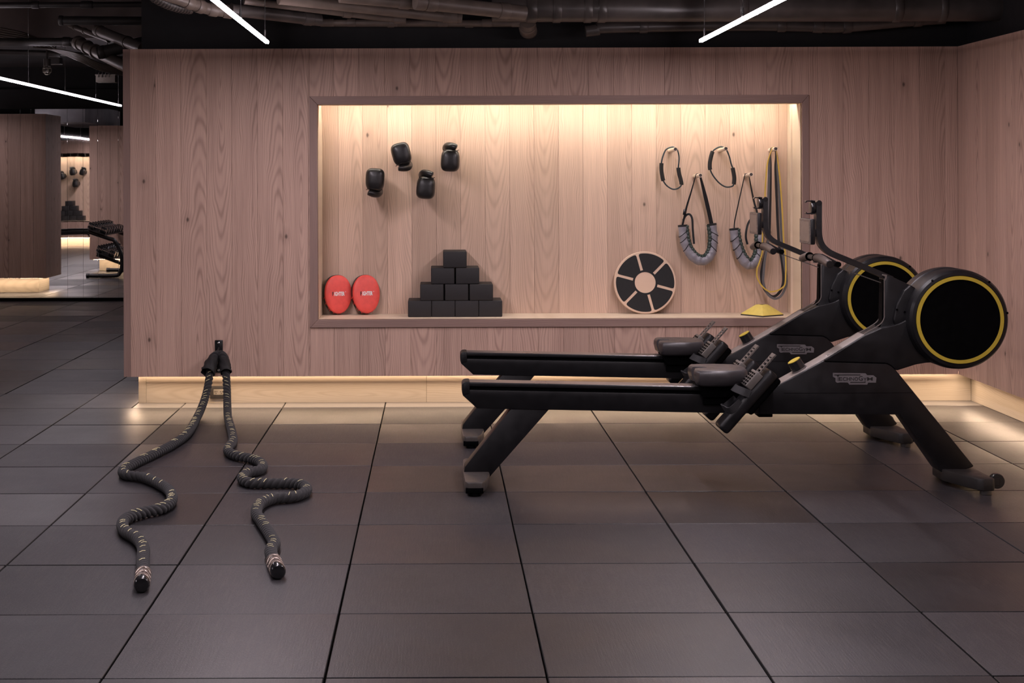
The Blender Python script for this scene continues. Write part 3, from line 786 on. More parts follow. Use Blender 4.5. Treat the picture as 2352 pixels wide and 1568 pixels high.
    for s in (1, -1):
        pl = prism([ep(*q) for q in e], -.0632, -.0618)
        if s < 0: bmesh.ops.transform(pl, matrix=Matrix.Translation((2*ep(1963, 870)[0], 0, 0)) @ Matrix.Rotation(PI, 4, 'Z'), verts=pl.verts[:])
        em = tag(obj('emblem', pl, 'logo_grey', t), 'grey emblem with dark lettering')
        x0, z0 = ep(1922, 874); k = (ep(2013, 874)[0] - x0)/91.0
        rot = (PI/2, 0, 0) if s > 0 else (PI/2, 0, PI)
        def put(x, z): return Vector((x, -.0634, z)) if s > 0 else Vector((2*ep(1963, 870)[0] - x, .0634, z))
        cx = 0.0
        for ch, size, wd in (('T', 17.5, 6.0), ('E', 11.5, 9.2), ('C', 11.5, 9.0), ('H', 11.5, 9.0), ('N', 11.5, 9.2), ('O', 11.5, 9.2), ('G', 15.0, 11.0), ('Y', 11.5, 8.5), ('M', 11.5, 15.0)):
            me, w = text_mesh(ch, size*k, .00008 if ch in 'MNY' else .0003, 1.0)
            me.materials.clear(); me.materials.append(MATS['logo_ink'])
            xs = [q.co.x for q in me.vertices]; lo, hi = min(xs), max(xs)
            me.transform(Matrix.Diagonal((wd*.86*k/(hi-lo), 1, 1, 1)) @ Matrix.Translation((-lo, 0, 0)))
            o = bpy.data.objects.new('letter', me); link(o, em)
            o.location = put(x0 + cx*k, z0 - (.0 if ch != 'Y' else 3.0*k)); o.rotation_euler = rot
            if ch == 'Y': o.scale = (1, 1.25, 1)
            cx += wd if ch != 'T' else 4.5
        for (xa, ya, xb, yb) in ((1916, 859.8, 1976, 861.6), (1953, 877.0, 1988, 878.8)):
            (ax_, az), (bx_, bz) = ep(xa, ya), ep(xb, yb)
            if s > 0: obj('letter_bar', box(ax_, bx_, -.0638, -.063, bz, az), 'logo_ink', em)
            else: obj('letter_bar', box(2*ep(1963, 870)[0]-bx_, 2*ep(1963, 870)[0]-ax_, .063, .0638, bz, az), 'logo_ink', em)
    return t

rower = make_rower()
r2 = copy_tree(rower); r2.location = (RX0 + .012, DC + 1.16, 0)
r2['label'] = 'black rowing machine with yellow ringed flywheel, standing close in front of the lit niche'
r3 = copy_tree(rower); r3.location = (-7.2, 5.9, 0); r3.rotation_euler = (0, 0, PI)
r3['label'] = 'rowing machine seen only in the mirror'

# ------------------------------------------------------------------ battle rope
RR = .0235
def resample(path, step):
    out = [path[0].copy()]; acc = 0.0
    for a, b in zip(path, path[1:]):
        seg = (b-a).length
        while acc + seg >= step and seg > 0:
            f = (step-acc)/seg; a = a.lerp(b, f); out.append(a.copy()); seg = (b-a).length; acc = 0.0
        acc += seg
    return out
def rope_leg(hang, ground):
    pts = [at(x, y, d) for x, y, d in hang] + [on_z(x, y, RR*(1.0 if k < len(ground)-3 else 1.09)) for k, (x, y) in enumerate(ground)]
    return resample(spline(pts, 14), .006)
left = rope_leg([(503, 812, 9.10), (492, 818, 9.08), (484, 845, 9.02), (477, 890, 8.93), (467, 926, 8.80), (452, 960, 8.54)],
    [(430, 996), (396, 1021), (349, 1045), (303, 1067), (282, 1081), (293, 1091), (329, 1096), (364, 1110), (390, 1128), (394, 1150), (372, 1167), (329, 1177), (293, 1189), (281, 1203), (289, 1221), (315, 1237), (329, 1258), (328, 1286), (329, 1314), (326, 1340)])
right = rope_leg([(503, 812, 9.10), (513, 818, 9.08), (518, 845, 9.02), (521, 890, 8.93), (522, 926, 8.80), (524, 960, 8.54)],
    [(532, 990), (535, 1013), (523, 1033), (542, 1046), (584, 1055), (603, 1067), (597, 1079), (568, 1087), (556, 1099), (576, 1109), (626, 1110), (673, 1110), (700, 1116), (702, 1129), (673, 1141), (626, 1146), (596, 1159), (589, 1179), (602, 1199), (620, 1227), (630, 1248), (622, 1264), (627, 1284), (638, 1310)])
rope = thing('battle_rope', (at(503, 812, 9.1).x, 9.1, 0), 'thick black twisted battle rope looped through the wall anchor, both ends on the floor', 'rope')
ro = -Vector(rope.location)
def loc(path): return [p + ro for p in path]
def lobes(i, n=24, k=3):
    return [(RR*(.80 + .22*abs(math.cos(k*a/2))**.8)*math.cos(a), RR*(.80 + .22*abs(math.cos(k*a/2))**.8)*math.sin(a)) for a in (2*PI*q/n for q in range(n))]
PRF = lobes(0); TWR = 2*PI*.006/.085
for sgn, path in ((1, left), (-1, right)):
    P = loc(path); n = len(P); cut = n - 24
    o = obj('rope_strand', sweep(P, PRF, twist=TWR*sgn), 'rope_black', rope, sharp=80)
    # bright tracer stitches following one lobe
    bm = bmesh.new(); N = None; frames = []
    for i, p in enumerate(P):
        T = (P[min(i+1, n-1)] - P[max(i-1, 0)]).normalized()
        if N is None: N = T.orthogonal().normalized()
        N = (N - T*N.dot(T)).normalized(); frames.append((p, N.copy(), T.cross(N)))
    seen = Vector((0, -.5, 1)).normalized()
    for lobe in range(3):
        def facing(i):
            p, A, B = frames[i]; a = TWR*sgn*i + lobe*2*PI/3
            return (A*math.cos(a) + B*math.sin(a)).dot(seen)
        for i in range(26, cut-6):
            if facing(i) > .6 and random.random() < .45 and facing(i) >= facing(i-1) and facing(i) > facing(i+1):
                st = []
                for k in (-1, 0, 1):
                    p, A, B = frames[i+k]; a = TWR*sgn*(i+k) + lobe*2*PI/3
                    st.append(p + (A*math.cos(a) + B*math.sin(a))*RR*1.02)
                sweep(st, circ(.0013, 5), bm=bm)
    tag(obj('tracer_thread', bm, 'rope_tracer', o), 'short pale yellow tracer stitches', kind='stuff')
    # shrink grip with lacing, end cap
    seg = P[cut:]
    gseg = seg + [seg[-1] + (seg[-1]-seg[-2])]
    g = obj('end_grip', sweep(gseg, circ(RR*1.06, 18)), 'shrink_grip', rope)
    bm = bmesh.new()
    for s in (-1, 1):
        for ph in (0, PI):
            hp = []
            for k, i in enumerate(range(cut, n)):
                p, A, B = frames[i]
                for sub in range(2):
                    if sub and i+1 < n: p = P[i].lerp(P[i+1], .5)
                    a = ph + s*(k + .5*sub)*.42
                    hp.append(p + (A*math.cos(a) + B*math.sin(a))*RR*1.09)
            sweep(hp, circ(.0022, 5), bm=bm)
    obj('lacing', bm, 'lace_bright', g)
    e = gseg[-1]; d = (gseg[-1]-gseg[-3]).normalized()
    obj('end_cap', sweep([e - d*.035, e + d*.012, e + d*.020, e + d*.022], circ(RR*1.13, 20), scale=[1, 1, .85, .6]), 'gloss_black', rope)
# fabric sleeve over the bend
def sleeve(pts, rad, name):
    path = spline([at(*p) + ro for p in pts], 6); n = len(path)
    sc = []
    for i in range(n):
        f = i/(n-1)*(len(rad)-1); k = min(int(f), len(rad)-2); sc.append(rad[k] + (rad[k+1]-rad[k])*(f-k))
    def pr(i): return [((1+.10*math.sin(5*a + i*.9))*math.cos(a), (1+.10*math.sin(4*a + i*.6))*math.sin(a)) for a in (2*PI*q/22 for q in range(22))]
    return obj(name, sweep(path, pr, scale=sc, caps=False), 'nylon_black', rope, sharp=60)
sleeve([(504, 813, 9.12), (495, 817, 9.10), (486, 832, 9.05), (480, 848, 9.00), (477, 856, 8.98)], [.018, .026, .036, .040, .041], 'sleeve')
sleeve([(502, 813, 9.12), (511, 817, 9.10), (516, 832, 9.05), (518, 846, 9.00), (519, 855, 8.98)], [.018, .026, .031, .032, .034], 'sleeve')
fl = [at(*p) + ro for p in ((474, 838, 9.03), (462, 844, 9.03), (473, 854, 9.02), (484, 850, 9.01))]
bm = bmesh.new(); A = [bm.verts.new(p) for p in fl]; B = [bm.verts.new(p + Vector((.004, .012, 0))) for p in fl]
bm.faces.new(A); bm.faces.new(B[::-1])
for i in range(4): bm.faces.new((A[i], A[(i+1) % 4], B[(i+1) % 4], B[i]))
obj('sleeve_flap', bm, 'nylon_black', rope)
# anchor bracket
p = at(503, 818, DW); an = thing('rope_anchor', (p.x, DW, p.z), 'black steel anchor plate screwed to the oak wall, holding the rope', 'bracket')
hz = (at(503, 780, DW).z - at(503, 855, DW).z)/2
obj('plate', box(-.0245, .0245, -.010, .0005, -hz, hz, .004, 3), 'gloss_black', an)
for z in (hz-.018, -hz+.016): obj('screw', lathe([(.004, -.0135), (.007, -.012), (.0075, -.009)], 'Y', 14, (0, 0, z)), 'chrome', an)
ringp = [Vector((.0, -.012-.034*math.sin(a), .022+.03*math.cos(a))) for a in (PI*k/10 for k in range(11))]
obj('hook_eye', sweep(ringp, circ(.006, 10)), 'steel_black', an)
# floor outlet on the plinth
p = at(503, 900, DP); ou = thing('power_outlet', (p.x, DP, p.z), 'black power outlet box on the lit plinth behind the rope', 'outlet')
obj('housing', box(-.055, .055, -.012, .001, -.038, .038, .003, 2), 'outlet_black', ou)
pl = obj('socket_plate', box(-.032, .034, -.0145, -.010, -.017, .018, .002, 1), 'outlet_plate', ou)
bm = bmesh.new()
for sx_ in (-.016, .016):
    for dx, dz in ((-.005, .004), (.005, .004), (0, -.007)): box(sx_+dx-.0016, sx_+dx+.0016, -.0152, -.0142, dz-.003, dz+.003, bm=bm)
obj('socket_hole', bm, 'deep_black', pl)

# ------------------------------------------------------------------ things in the niche
NF = NB + .0005
# yoga blocks
bw, bh, bd = .1450, .101, .23
yd = 9.318
def block(px, py, level, label):
    p = at(px, py, yd)
    o = obj('yoga_block', box(-bw/2, bw/2, 0, bd, 0, bh, .006, 3), 'block_foam', None, loc=(p.x, yd + random.uniform(0, .008), NZB + level*bh))
    o.rotation_euler = (0, 0, random.uniform(-.002, .002))
    return tag(o, label, 'yoga block', 'black yoga blocks stacked in a pyramid')
for k, x in enumerate((964, 1018.3, 1072.6, 1126.9)):
    block(x, 720, 0, ['black foam yoga block at the end of the bottom row beside the red pads', 'black foam yoga block, second from the red pads in the bottom row', 'black foam yoga block, third from the red pads in the bottom row', 'black foam yoga block, last of the bottom row, toward the balance board'][k])
for k, x in enumerate((992, 1049, 1105.5)):
    block(x, 680, 1, ['black foam yoga block in the row of three, on the red pads side', 'black foam yoga block in the middle of the row of three', 'black foam yoga block in the row of three, on the balance board side'][k])
for k, x in enumerate((1017, 1074)):
    block(x, 650, 2, ['black foam yoga block in the row of two, on the red pads side', 'black foam yoga block in the row of two, on the balance board side'][k])
block(1045, 610, 3, 'single black foam yoga block on top of the pyramid')

# focus mitts
def mitt(px, label, lean, rz, ydd):
    p = at(px, 719, ydd)
    t = thing('focus_mitt', (p.x, ydd, NZB), label, 'boxing pad', 'red boxing pads leaning in the niche corner', rot=(lean, 0, rz))
    w, h = .089, .122
    out = []
    for k in range(40):
        a = 2*PI*k/40; c, s = math.cos(a), math.sin(a)
        x = w*math.copysign(abs(c)**.92, c)*(1.0 + .035*s - (.05 if s < 0 else 0)*0); z = h*math.copysign(abs(s)**.95, s)
        x *= (1 if s > -.2 else 1 - .05*((-s-.2)/.8)**1.3)
        out.append((x, z + h + .004))
    def ringv(bm, s, y): return [bm.verts.new((x*s, y, (z-h)*s + h)) for x, z in out]
    bm = bmesh.new(); rows = [ringv(bm, s, y) for s, y in ((.96, .0), (1.0, -.006), (1.0, -.036), (.985, -.040))]
    for a, b in zip(rows, rows[1:]):
        for i in range(40): bm.faces.new((a[i], a[(i+1) % 40], b[(i+1) % 40], b[i]))
    bm.faces.new(rows[0]); bm.faces.new(rows[-1][::-1])
    bd_ = obj('pad_body', bm, 'leather_black', t)
    bm = bmesh.new(); rows = [ringv(bm, s, y) for s, y in ((.98, -.034), (.985, -.046), (.965, -.053), (.91, -.058), (.7, -.0605), (.35, -.0615))]
    for a, b in zip(rows, rows[1:]):
        for i in range(40): bm.faces.new((a[i], a[(i+1) % 40], b[(i+1) % 40], b[i]))
    bm.faces.new(rows[0]); bm.faces.new(rows[-1][::-1])
    fc = tag(obj('pad_face', bm, 'leather_red', t, sharp=60), 'red leather striking face')
    for k in range(9):
        a = math.radians(196 + 15*k); c, s = math.cos(a), math.sin(a)
        i = int((math.degrees(a) % 360)/9) % 40
        x, z = out[i]; q = Vector((x*1.0, -.026, z))
        tdir = Vector((out[(i+1) % 40][0]-out[i-1][0], 0, out[(i+1) % 40][1]-out[i-1][1])).normalized()
        obj('lace', sweep([q - tdir*.006 + Vector((0, -.012, 0)), q + tdir*.004, q + tdir*.004 + Vector((0, .016, 0))], circ(.0022, 6)), 'leather_red', bd_)
    o, wd = letter_obj('print_letter', 'F', .033, 'print_black', fc, (-.043, -.0618, h-.004), .0013, .55)
    o, wd2 = letter_obj('print_word', 'IGHTER', .033, 'print_white', fc, (-.0305, -.0620, h-.004), .0013, .62)
    o.scale = (min(1.0, .068/wd2), 1, 1)
    letter_obj('print_mark', 'TM', .006, 'print_white', fc, (.040, -.0620, h+.016), .0002, .8)
    return t
mitt(773.5, 'oval red boxing pad in the niche corner, partly behind the other pad', -.08, .34, 9.519)
mitt(838.5, 'oval red boxing pad standing in front of its twin, nearer the yoga blocks', -.12, .32, 9.514)

# boxing gloves pointing out of the wall
def make_glove():
    t = thing('boxing_glove', (0, 0, 0), 'x', 'boxing glove', 'black boxing gloves mounted on the niche wall')
    def ring(bm, y, a, b, cx, cz, n=32, e=.62):
        vs = []
        for k in range(n):
            an_ = 2*PI*k/n; c, s = math.cos(an_), math.sin(an_)
            vs.append(bm.verts.new((cx + a*math.copysign(abs(c)**e, c)*(1 - .07*s), y, cz + b*math.copysign(abs(s)**e, s))))
        return vs
    bm = bmesh.new()
    prof = [(-.06, .036, .046, 0, 0), (-.10, .043, .058, 0, .0), (-.15, .050, .070, 0, -.003), (-.20, .054, .076, 0, -.006), (-.235, .054, .076, 0, -.008), (-.258, .051, .072, 0, -.009), (-.272, .044, .064, 0, -.010), (-.279, .030, .046, 0, -.010), (-.281, .012, .02, 0, -.01)]
    rows = [ring(bm, *p) for p in prof]
    for a, b in zip(rows, rows[1:]):
        for i in range(32): bm.faces.new((a[i], a[(i+1) % 32], b[(i+1) % 32], b[i]))
    bm.faces.new(rows[0]); bm.faces.new(rows[-1][::-1])
    sh = obj('shell', bm, 'leather_black', t, sharp=70)
    th = [Vector(p) for p in ((-.02, -.10, .045), (-.026, -.15, .074), (-.016, -.20, .088), (.006, -.235, .087), (.026, -.250, .080), (.036, -.252, .076))]
    pth = spline(th, 5); n = len(pth)
    sc = [.75 + .5*math.sin(PI*min(1, .12 + .8*i/(n-1)))*.62 if i < n-3 else (.78, .55, .25)[i-(n-3)] for i in range(n)]
    obj('thumb', sweep(pth, circ(.0215, 16), scale=sc), 'leather_black', t, sharp=70)
    seam = spline([Vector(p) for p in ((-.042, -.240, .058), (-.02, -.270, .052), (.01, -.272, .051), (.036, -.262, .056), (.046, -.235, .062))], 5)
    obj('piping', sweep(seam, circ(.0026, 6)), 'gloss_black', sh)
    bm = bmesh.new(); rows = [ring(bm, *p) for p in ((0, .038, .048, 0, 0), (-.01, .041, .051, 0, 0), (-.06, .040, .050, 0, 0), (-.068, .036, .046, 0, 0))]
    for a, b in zip(rows, rows[1:]):
        for i in range(32): bm.faces.new((a[i], a[(i+1) % 32], b[(i+1) % 32], b[i]))
    bm.faces.new(rows[0]); bm.faces.new(rows[-1][::-1])
    cu = obj('cuff', bm, 'leather_black', t)
    obj('strap', prism([(-.046, -.02), (-.040, -.034), (-.034, .03), (-.040, .034)], -.055, -.012, .002, 1), 'nylon_black', cu)
    return t
glove = make_glove()
GL = [(860.5, 415, 183, 'black boxing glove nearest the red pads, thumb turned down'),
      (922, 356, 166, 'tilted black boxing glove with thumb down, above and between two others'),
      (978, 428, 4, 'black boxing glove with thumb up, lower of the thumb-up pair'),
      (1034.5, 365, 2, 'black boxing glove with thumb up, higher of the thumb-up pair')]
for k, (px, py, ang, lab) in enumerate(GL):
    o = glove if k == 0 else copy_tree(glove)
    q = at(px, py, NB - .27)
    o.location = (q.x, NF, q.z); o.rotation_euler = (0, math.radians(ang), 0); o.scale = (1.08, 1, .93); o['label'] = lab

# wooden pegs
PEGS = []
def over_peg(k, d, degs, r=.0138):
    """points round peg k at depth d"""
    a, b = PEGS[k]; c = b.lerp(a, (b.y - d)/(b.y - a.y))
    return [c + Vector((r*math.cos(math.radians(g)), 0, r*math.sin(math.radians(g)))) for g in degs]
def peg(tip, base, label):
    a, b = at(*tip, NB - .26), at(*base, NB); PEGS.append((a, b))
    t = thing('wall_peg', b, label, 'peg', 'round wooden pegs in the niche wall')
    d = a - b
    L = d.length
    o = obj('dowel', cyl((0, 0, 0), (L, 0, 0), .0125, 18), 'peg_wood', t)
    o.rotation_mode = 'QUATERNION'; o.rotation_quaternion = d.to_track_quat('X', 'Z')
    e = obj('dowel_end', cyl((L-.001, 0, 0), (L+.0012, 0, 0), .0095, 18), 'grip_rubber', t)
    e.rotation_mode = 'QUATERNION'; e.rotation_quaternion = d.to_track_quat('X', 'Z')
    return t
peg((1551.5, 342.5), (1538, 346), 'short wooden peg holding the narrow tube ring')
peg((1667.5, 341), (1652, 346), 'short wooden peg holding the wide tube ring')
peg((1609, 402.5), (1595, 405), 'short wooden peg holding the grey bag beside the balance board')
peg((1725.5, 400.5), (1711, 404.5), 'short wooden peg holding the grey bag behind the rowing machine')
peg((1782, 341.5), (1768, 345), 'short wooden peg holding the long loop bands')

# exercise tube rings with two foam grips (points in the frame of a 4.127 times enlargement)
def C8(x, y, d): return at(1500 + x/4.127, 320 + y/4.127, d)
def tube_ring(pts, grips, d, label):
    P = [C8(x, y, d) for x, y in pts]; c = P[0].copy()
    t = thing('tube_ring', c, label, 'resistance tube', 'tube rings with foam grips on pegs')
    path = spline([p - c for p in P], 8, closed=True)
    obj('tube', sweep(path, circ(.0047, 10), ref=(0, 1, 0), closed=True), 'tube_shine', t)
    for (i0, i1) in grips:
        seg = path[int(i0*8):int(i1*8)+1]
        obj('foam_grip', sweep(seg, circ(.0128, 14), ref=(0, 1, 0)), 'foam_black', t)
    return t
tube_ring([(175, 73), (122, 98), (92, 165), (80, 225), (80, 300), (98, 392), (135, 442), (190, 472), (240, 462), (268, 430), (262, 380), (248, 330), (240, 268), (247, 180), (235, 112), (208, 80)],
          [(3, 5), (9, 12)], 9.43, 'narrow dark tube ring with two foam grips, hung nearest the balance board')
tube_ring([(640, 70), (600, 85), (566, 115), (548, 170), (538, 230), (542, 288), (575, 352), (630, 415), (690, 450), (745, 446), (764, 425), (770, 370), (764, 320), (754, 270), (740, 230), (722, 160), (695, 98), (668, 76)],
          [(2, 5), (10, 13)], 9.43, 'wide dark tube ring with two foam grips, hung between the two grey bags')

# padded U-shaped bags
def bag(path, cuffs, bands, straps, tail, d, label, buckle=None):
    P = [C8(x, y, d) for x, y in path]; c = P[len(P)//2].copy()
    t = thing('training_bag', c, label, 'training bag', 'grey padded bags hung by straps')
    pc = spline([p - c for p in P], 8); n = len(pc)
    cen = Vector((sum(p.x for p in pc)/n, 0, max(p.z for p in pc)))
    sc = [1 + .05*math.sin(i*.9) + (.14 if n*.3 < i < n*.7 else 0) for i in range(n)]
    body = obj('body', sweep(pc, circ(.0285, 18, .034), ref=(0, 1, 0), scale=sc), 'bag_grey', t, sharp=60)
    inner = []
    for i, p in enumerate(pc):
        T = (pc[min(i+1, n-1)] - pc[max(i-1, 0)]).normalized(); A = T.cross(Vector((0, 1, 0))).normalized()
        if (cen - p).dot(A) < 0: A = -A
        inner.append(p + A*.0235 + Vector((0, -.012, 0)))
    obj('inner_panel', sweep(inner, circ(.0125, 12, .020), ref=(0, 1, 0), scale=[1 + .16*math.sin(i*1.9) for i in range(n)]), 'bag_green', t, sharp=70)
    for i, sgn in bands:
        i = int(i*(n-1)); T = (pc[i+1]-pc[i-1]).normalized(); A = T.cross(Vector((0, 1, 0))).normalized()
        ring = [pc[i] + A*(.0295*sc[i]*math.cos(a)) + Vector((0, .035*sc[i]*math.sin(a), 0)) + T*(sgn*.020*math.cos(a)) for a in (2*PI*k/24 for k in range(24))]
        obj('band', sweep(ring, circ(.0026, 6), closed=True), 'nylon_black', body)
    for e, q in ((0, 1), (-1, -2)):
        dr = (pc[e]-pc[q]).normalized()
        obj('end_cuff', sweep([pc[e] - dr*.006, pc[e] + dr*.005], circ(.0300, 18, .0355), ref=(0, 1, 0)), 'nylon_black', t)
    for pts, w0, w1 in straps:
        k, dd_, degs = pts[-1]
        sp = spline([C8(x, y, dd) - c for x, y, dd in pts[:-1]] + [q - c for q in over_peg(k, dd_, degs)], 8); m = len(sp)
        def pr(i):                                    # flat to the room below, turned flat onto the peg above
            f = min(1, max(0, (i/(m-1) - .25)/.40)); f = f*f*(3-2*f)
            return rect(w0 + (.003-w0)*f, .003 + (w1-.003)*f)
        obj('strap', sweep(sp, pr, ref=(0, 1, 0)), 'nylon_black', t)
    if tail:
        sp = spline([C8(x, y, dd) - c for x, y, dd in tail], 8)
        obj('strap_tail', sweep(sp, rect(.013, .0028), ref=(.35, .94, 0)), 'nylon_black', t)
    if buckle:
        q = C8(*buckle) - c
        o = obj('buckle', box(-.010, .010, -.006, .006, -.018, .018, .003, 2), 'gloss_black', t, loc=q, rot=(0, .18, 0))
    return t
bag([(280, 818), (288, 900), (305, 985), (340, 1060), (395, 1120), (455, 1145), (510, 1128), (552, 1065), (568, 985), (570, 900), (556, 806)], None,
    [(.09, -1), (.16, -1), (.24, -1), (.76, 1), (.84, 1), (.92, 1)],
    [([(555, 806, 9.45), (530, 690, 9.44), (490, 520, 9.425), (2, 9.41, (0, 30, 60, 90))], .024, .012),
     ([(279, 815, 9.45), (300, 720, 9.44), (318, 640, 9.435), (360, 500, 9.425), (2, 9.41, (180, 150, 120, 90))], .012, .010)],
    [(285, 770, 9.45), (310, 722, 9.44), (345, 710, 9.43), (370, 750, 9.42), (376, 850, 9.42), (388, 990, 9.42)], 9.45,
    'grey padded U-shaped bag hung beside the balance board', (300, 690, 9.435))
bag([(768, 850), (778, 930), (800, 1020), (835, 1105), (885, 1170), (920, 1182), (955, 1165), (990, 1105), (1005, 1020), (1010, 930), (1005, 850)], None,
    [(.10, -1), (.19, -1), (.28, -1), (.72, 1), (.82, 1)],
    [([(768, 847, 9.45), (775, 770, 9.455), (815, 580, 9.465), (3, 9.48, (180, 150, 120, 90))], .007, .009),
     ([(1005, 848, 9.45), (985, 690, 9.455), (960, 600, 9.465), (930, 460, 9.475), (3, 9.48, (0, 30, 60, 90))], .012, .009)],
    [(982, 700, 9.44), (945, 735, 9.45), (905, 790, 9.46), (885, 860, 9.45), (880, 930, 9.45), (895, 995, 9.45)], 9.45,
    'grey padded U-shaped bag hanging behind the display of a rowing machine')

# loop bands on the last peg
def band(pts, w, dep, mat, d, label):
    P = over_peg(4, d, (90, 120, 150, 180)) + [C8(x, y, d) for x, y in pts] + over_peg(4, d, (0, 30, 60)); c = P[0].copy()
    path = spline([p - c for p in P], 8, closed=True)
    def pr(i):                                        # lies flat on the peg, hangs face to the room
        f = min(1, max(0, (path[i].z + .11)/.085)); f = f*f*(3-2*f)
        return rect(w + (dep-w)*f, dep + (w-dep)*f)
    o = obj('loop_band', sweep(path, pr, ref=(0, 1, 0), closed=True), mat, None, loc=c)
    return tag(o, label, 'loop band', 'long loop bands on one peg')
band([(1104, 200), (1098, 400), (1090, 620), (1082, 790), (1092, 900), (1088, 1000), (1062, 1120), (1048, 1260), (1046, 1360), (1085, 1462), (1150, 1508), (1215, 1480), (1262, 1380), (1262, 1290), (1238, 1150), (1218, 950), (1206, 700), (1192, 450), (1180, 280), (1176, 150)],
     .0145, .003, 'band_grey', 9.40, 'long grey rubber loop band hanging from the peg at the niche end')
band([(1112, 200), (1112, 420), (1108, 700), (1100, 880), (1070, 1060), (1040, 1190), (1026, 1290), (1046, 1400), (1110, 1480), (1165, 1480), (1215, 1420), (1236, 1330), (1225, 1180), (1195, 1000), (1182, 800), (1172, 560), (1162, 300), (1164, 180)],
     .016, .003, 'band_black', 9.43, 'long black rubber loop band hanging from the peg at the niche end')
band([(1084, 230), (1066, 430), (1060, 560), (1048, 760), (1036, 950), (1036, 1060), (1010, 1160), (986, 1230), (988, 1310), (1035, 1392), (1100, 1440), (1160, 1438), (1215, 1412), (1250, 1370), (1258, 1250), (1255, 1100), (1238, 960), (1226, 700), (1205, 400), (1182, 200)],
     .0085, .003, 'band_yellow', 9.38, 'long yellow rubber loop band hanging from the peg at the niche end')

# balance board
yb = 9.4805; pc = at(1482.5, 651, yb); R = .1955
bb = thing('balance_board', (pc.x, yb, NZB), 'round birch balance board with six dark grip fields leaning in the niche', 'balance board', rot=(-.10, 0, 0))
cz = R + .001
obj('disc', lathe([(R-.004, .014), (R, .010), (R, -.002), (R-.004, -.006)], 'Y', 96, (0, 0, cz)), 'birch_board', bb)
obj('rocker', lathe([(.09, .012), (.088, .03), (.06, .052), (.02, .058)], 'Y', 32, (0, 0, cz)), 'foam_black', bb)
ri, rout, hw = R*.335, R*.935, R*.043
for k in range(6):
    a0 = math.radians(105 - 60*k); a1 = math.radians(105 - 60*(k+1)); pts = []
    def edge(a, r, s): return (r*math.cos(a) - s*math.sin(a), r*math.sin(a) + s*math.cos(a))
    off = lambda r: math.asin(min(1, hw/r))
    rj = R*.40
    n = 14
    outer = [a0 - off(rout) + (a1 + off(rout) - a0 + off(rout))*i/n for i in range(n+1)]
    inner = [a1 + (a0 - a1)*i/n for i in range(n+1)]
    pts = [(rj*math.cos(a0 - off(rj)), rj*math.sin(a0 - off(rj)))]
    pts += [((rout-.012)*math.cos(outer[0]), (rout-.012)*math.sin(outer[0])), ((rout-.003)*math.cos(outer[0]-.015), (rout-.003)*math.sin(outer[0]-.015))]
    pts += [(rout*math.cos(a), rout*math.sin(a)) for a in outer[1:-1]]
    pts += [((rout-.003)*math.cos(outer[-1]+.015), (rout-.003)*math.sin(outer[-1]+.015)), ((rout-.012)*math.cos(outer[-1]), (rout-.012)*math.sin(outer[-1]))]
    pts += [(rj*math.cos(a1 + off(rj)), rj*math.sin(a1 + off(rj)))]
    pts += [(rj*math.cos(a1), rj*math.sin(a1))] + [(ri*math.cos(a), ri*math.sin(a)) for a in inner] + [(rj*math.cos(a0), rj*math.sin(a0))]
    obj('grip_field', prism([(x, z + cz) for x, z in pts], -.0075, -.0055), 'grip_tape', bb)

# yellow marker, a low four-sided pyramid
p = at(1751, 714, 9.36); ym = thing('floor_marker', (p.x, 9.37, NZB), 'low yellow pyramid marker on the niche shelf under the bands', 'marker', rot=(0, 0, .62))
hb_ = .1135; q = .092
bm = bmesh.new(); rows = [[bm.verts.new((sx*s, sy*s, z)) for sx, sy in ((-1,-1),(1,-1),(1,1),(-1,1))] for s, z in ((q, .006), (q*.98, .012), (.030, .064), (.026, .067))]
for a, b in zip(rows, rows[1:]):
    for i in range(4): bm.faces.new((a[i], a[(i+1) % 4], b[(i+1) % 4], b[i]))
bm.faces.new(rows[0]); bm.faces.new(rows[-1][::-1])
bmesh.ops.recalc_face_normals(bm, faces=bm.faces[:])
bmesh.ops.bevel(bm, geom=bm.edges[:], offset=.002, segments=1, affect='EDGES', clamp_overlap=True)
obj('pyramid', bm, 'cone_yellow', ym)
obj('base_pad', box(-q, q, -q, q, 0, .007, .001, 1), 'foam_black', ym)
obj('top_hole', box(-.012, .012, -.012, .012, .0662, .0676), 'foam_black', ym)

# gloves and blocks of the second niche, only seen in the mirror
for k, (x, z, a) in enumerate(((-7.64, 1.44, 20), (-7.43, 1.52, 8), (-7.22, 1.52, -14), (-7.37, 1.28, 4))):
    o = copy_tree(glove); o.location = (x, fy-.38, z); o.rotation_euler = (0, math.radians(a), PI); o['label'] = 'boxing glove seen only in the mirror'; o['group'] = 'gloves seen in the mirror'
blk = bpy.data.objects['yoga_block']
for lev in range(4):
    for k in range(4-lev):
        o = blk.copy(); COL.objects.link(o); o.rotation_euler = (0, 0, PI)
        o.location = (-7.72 + .15*(k + .5*lev), fy-.14, NZB + lev*bh); o['label'] = 'yoga block seen only in the mirror'; o['group'] = 'blocks seen in the mirror'

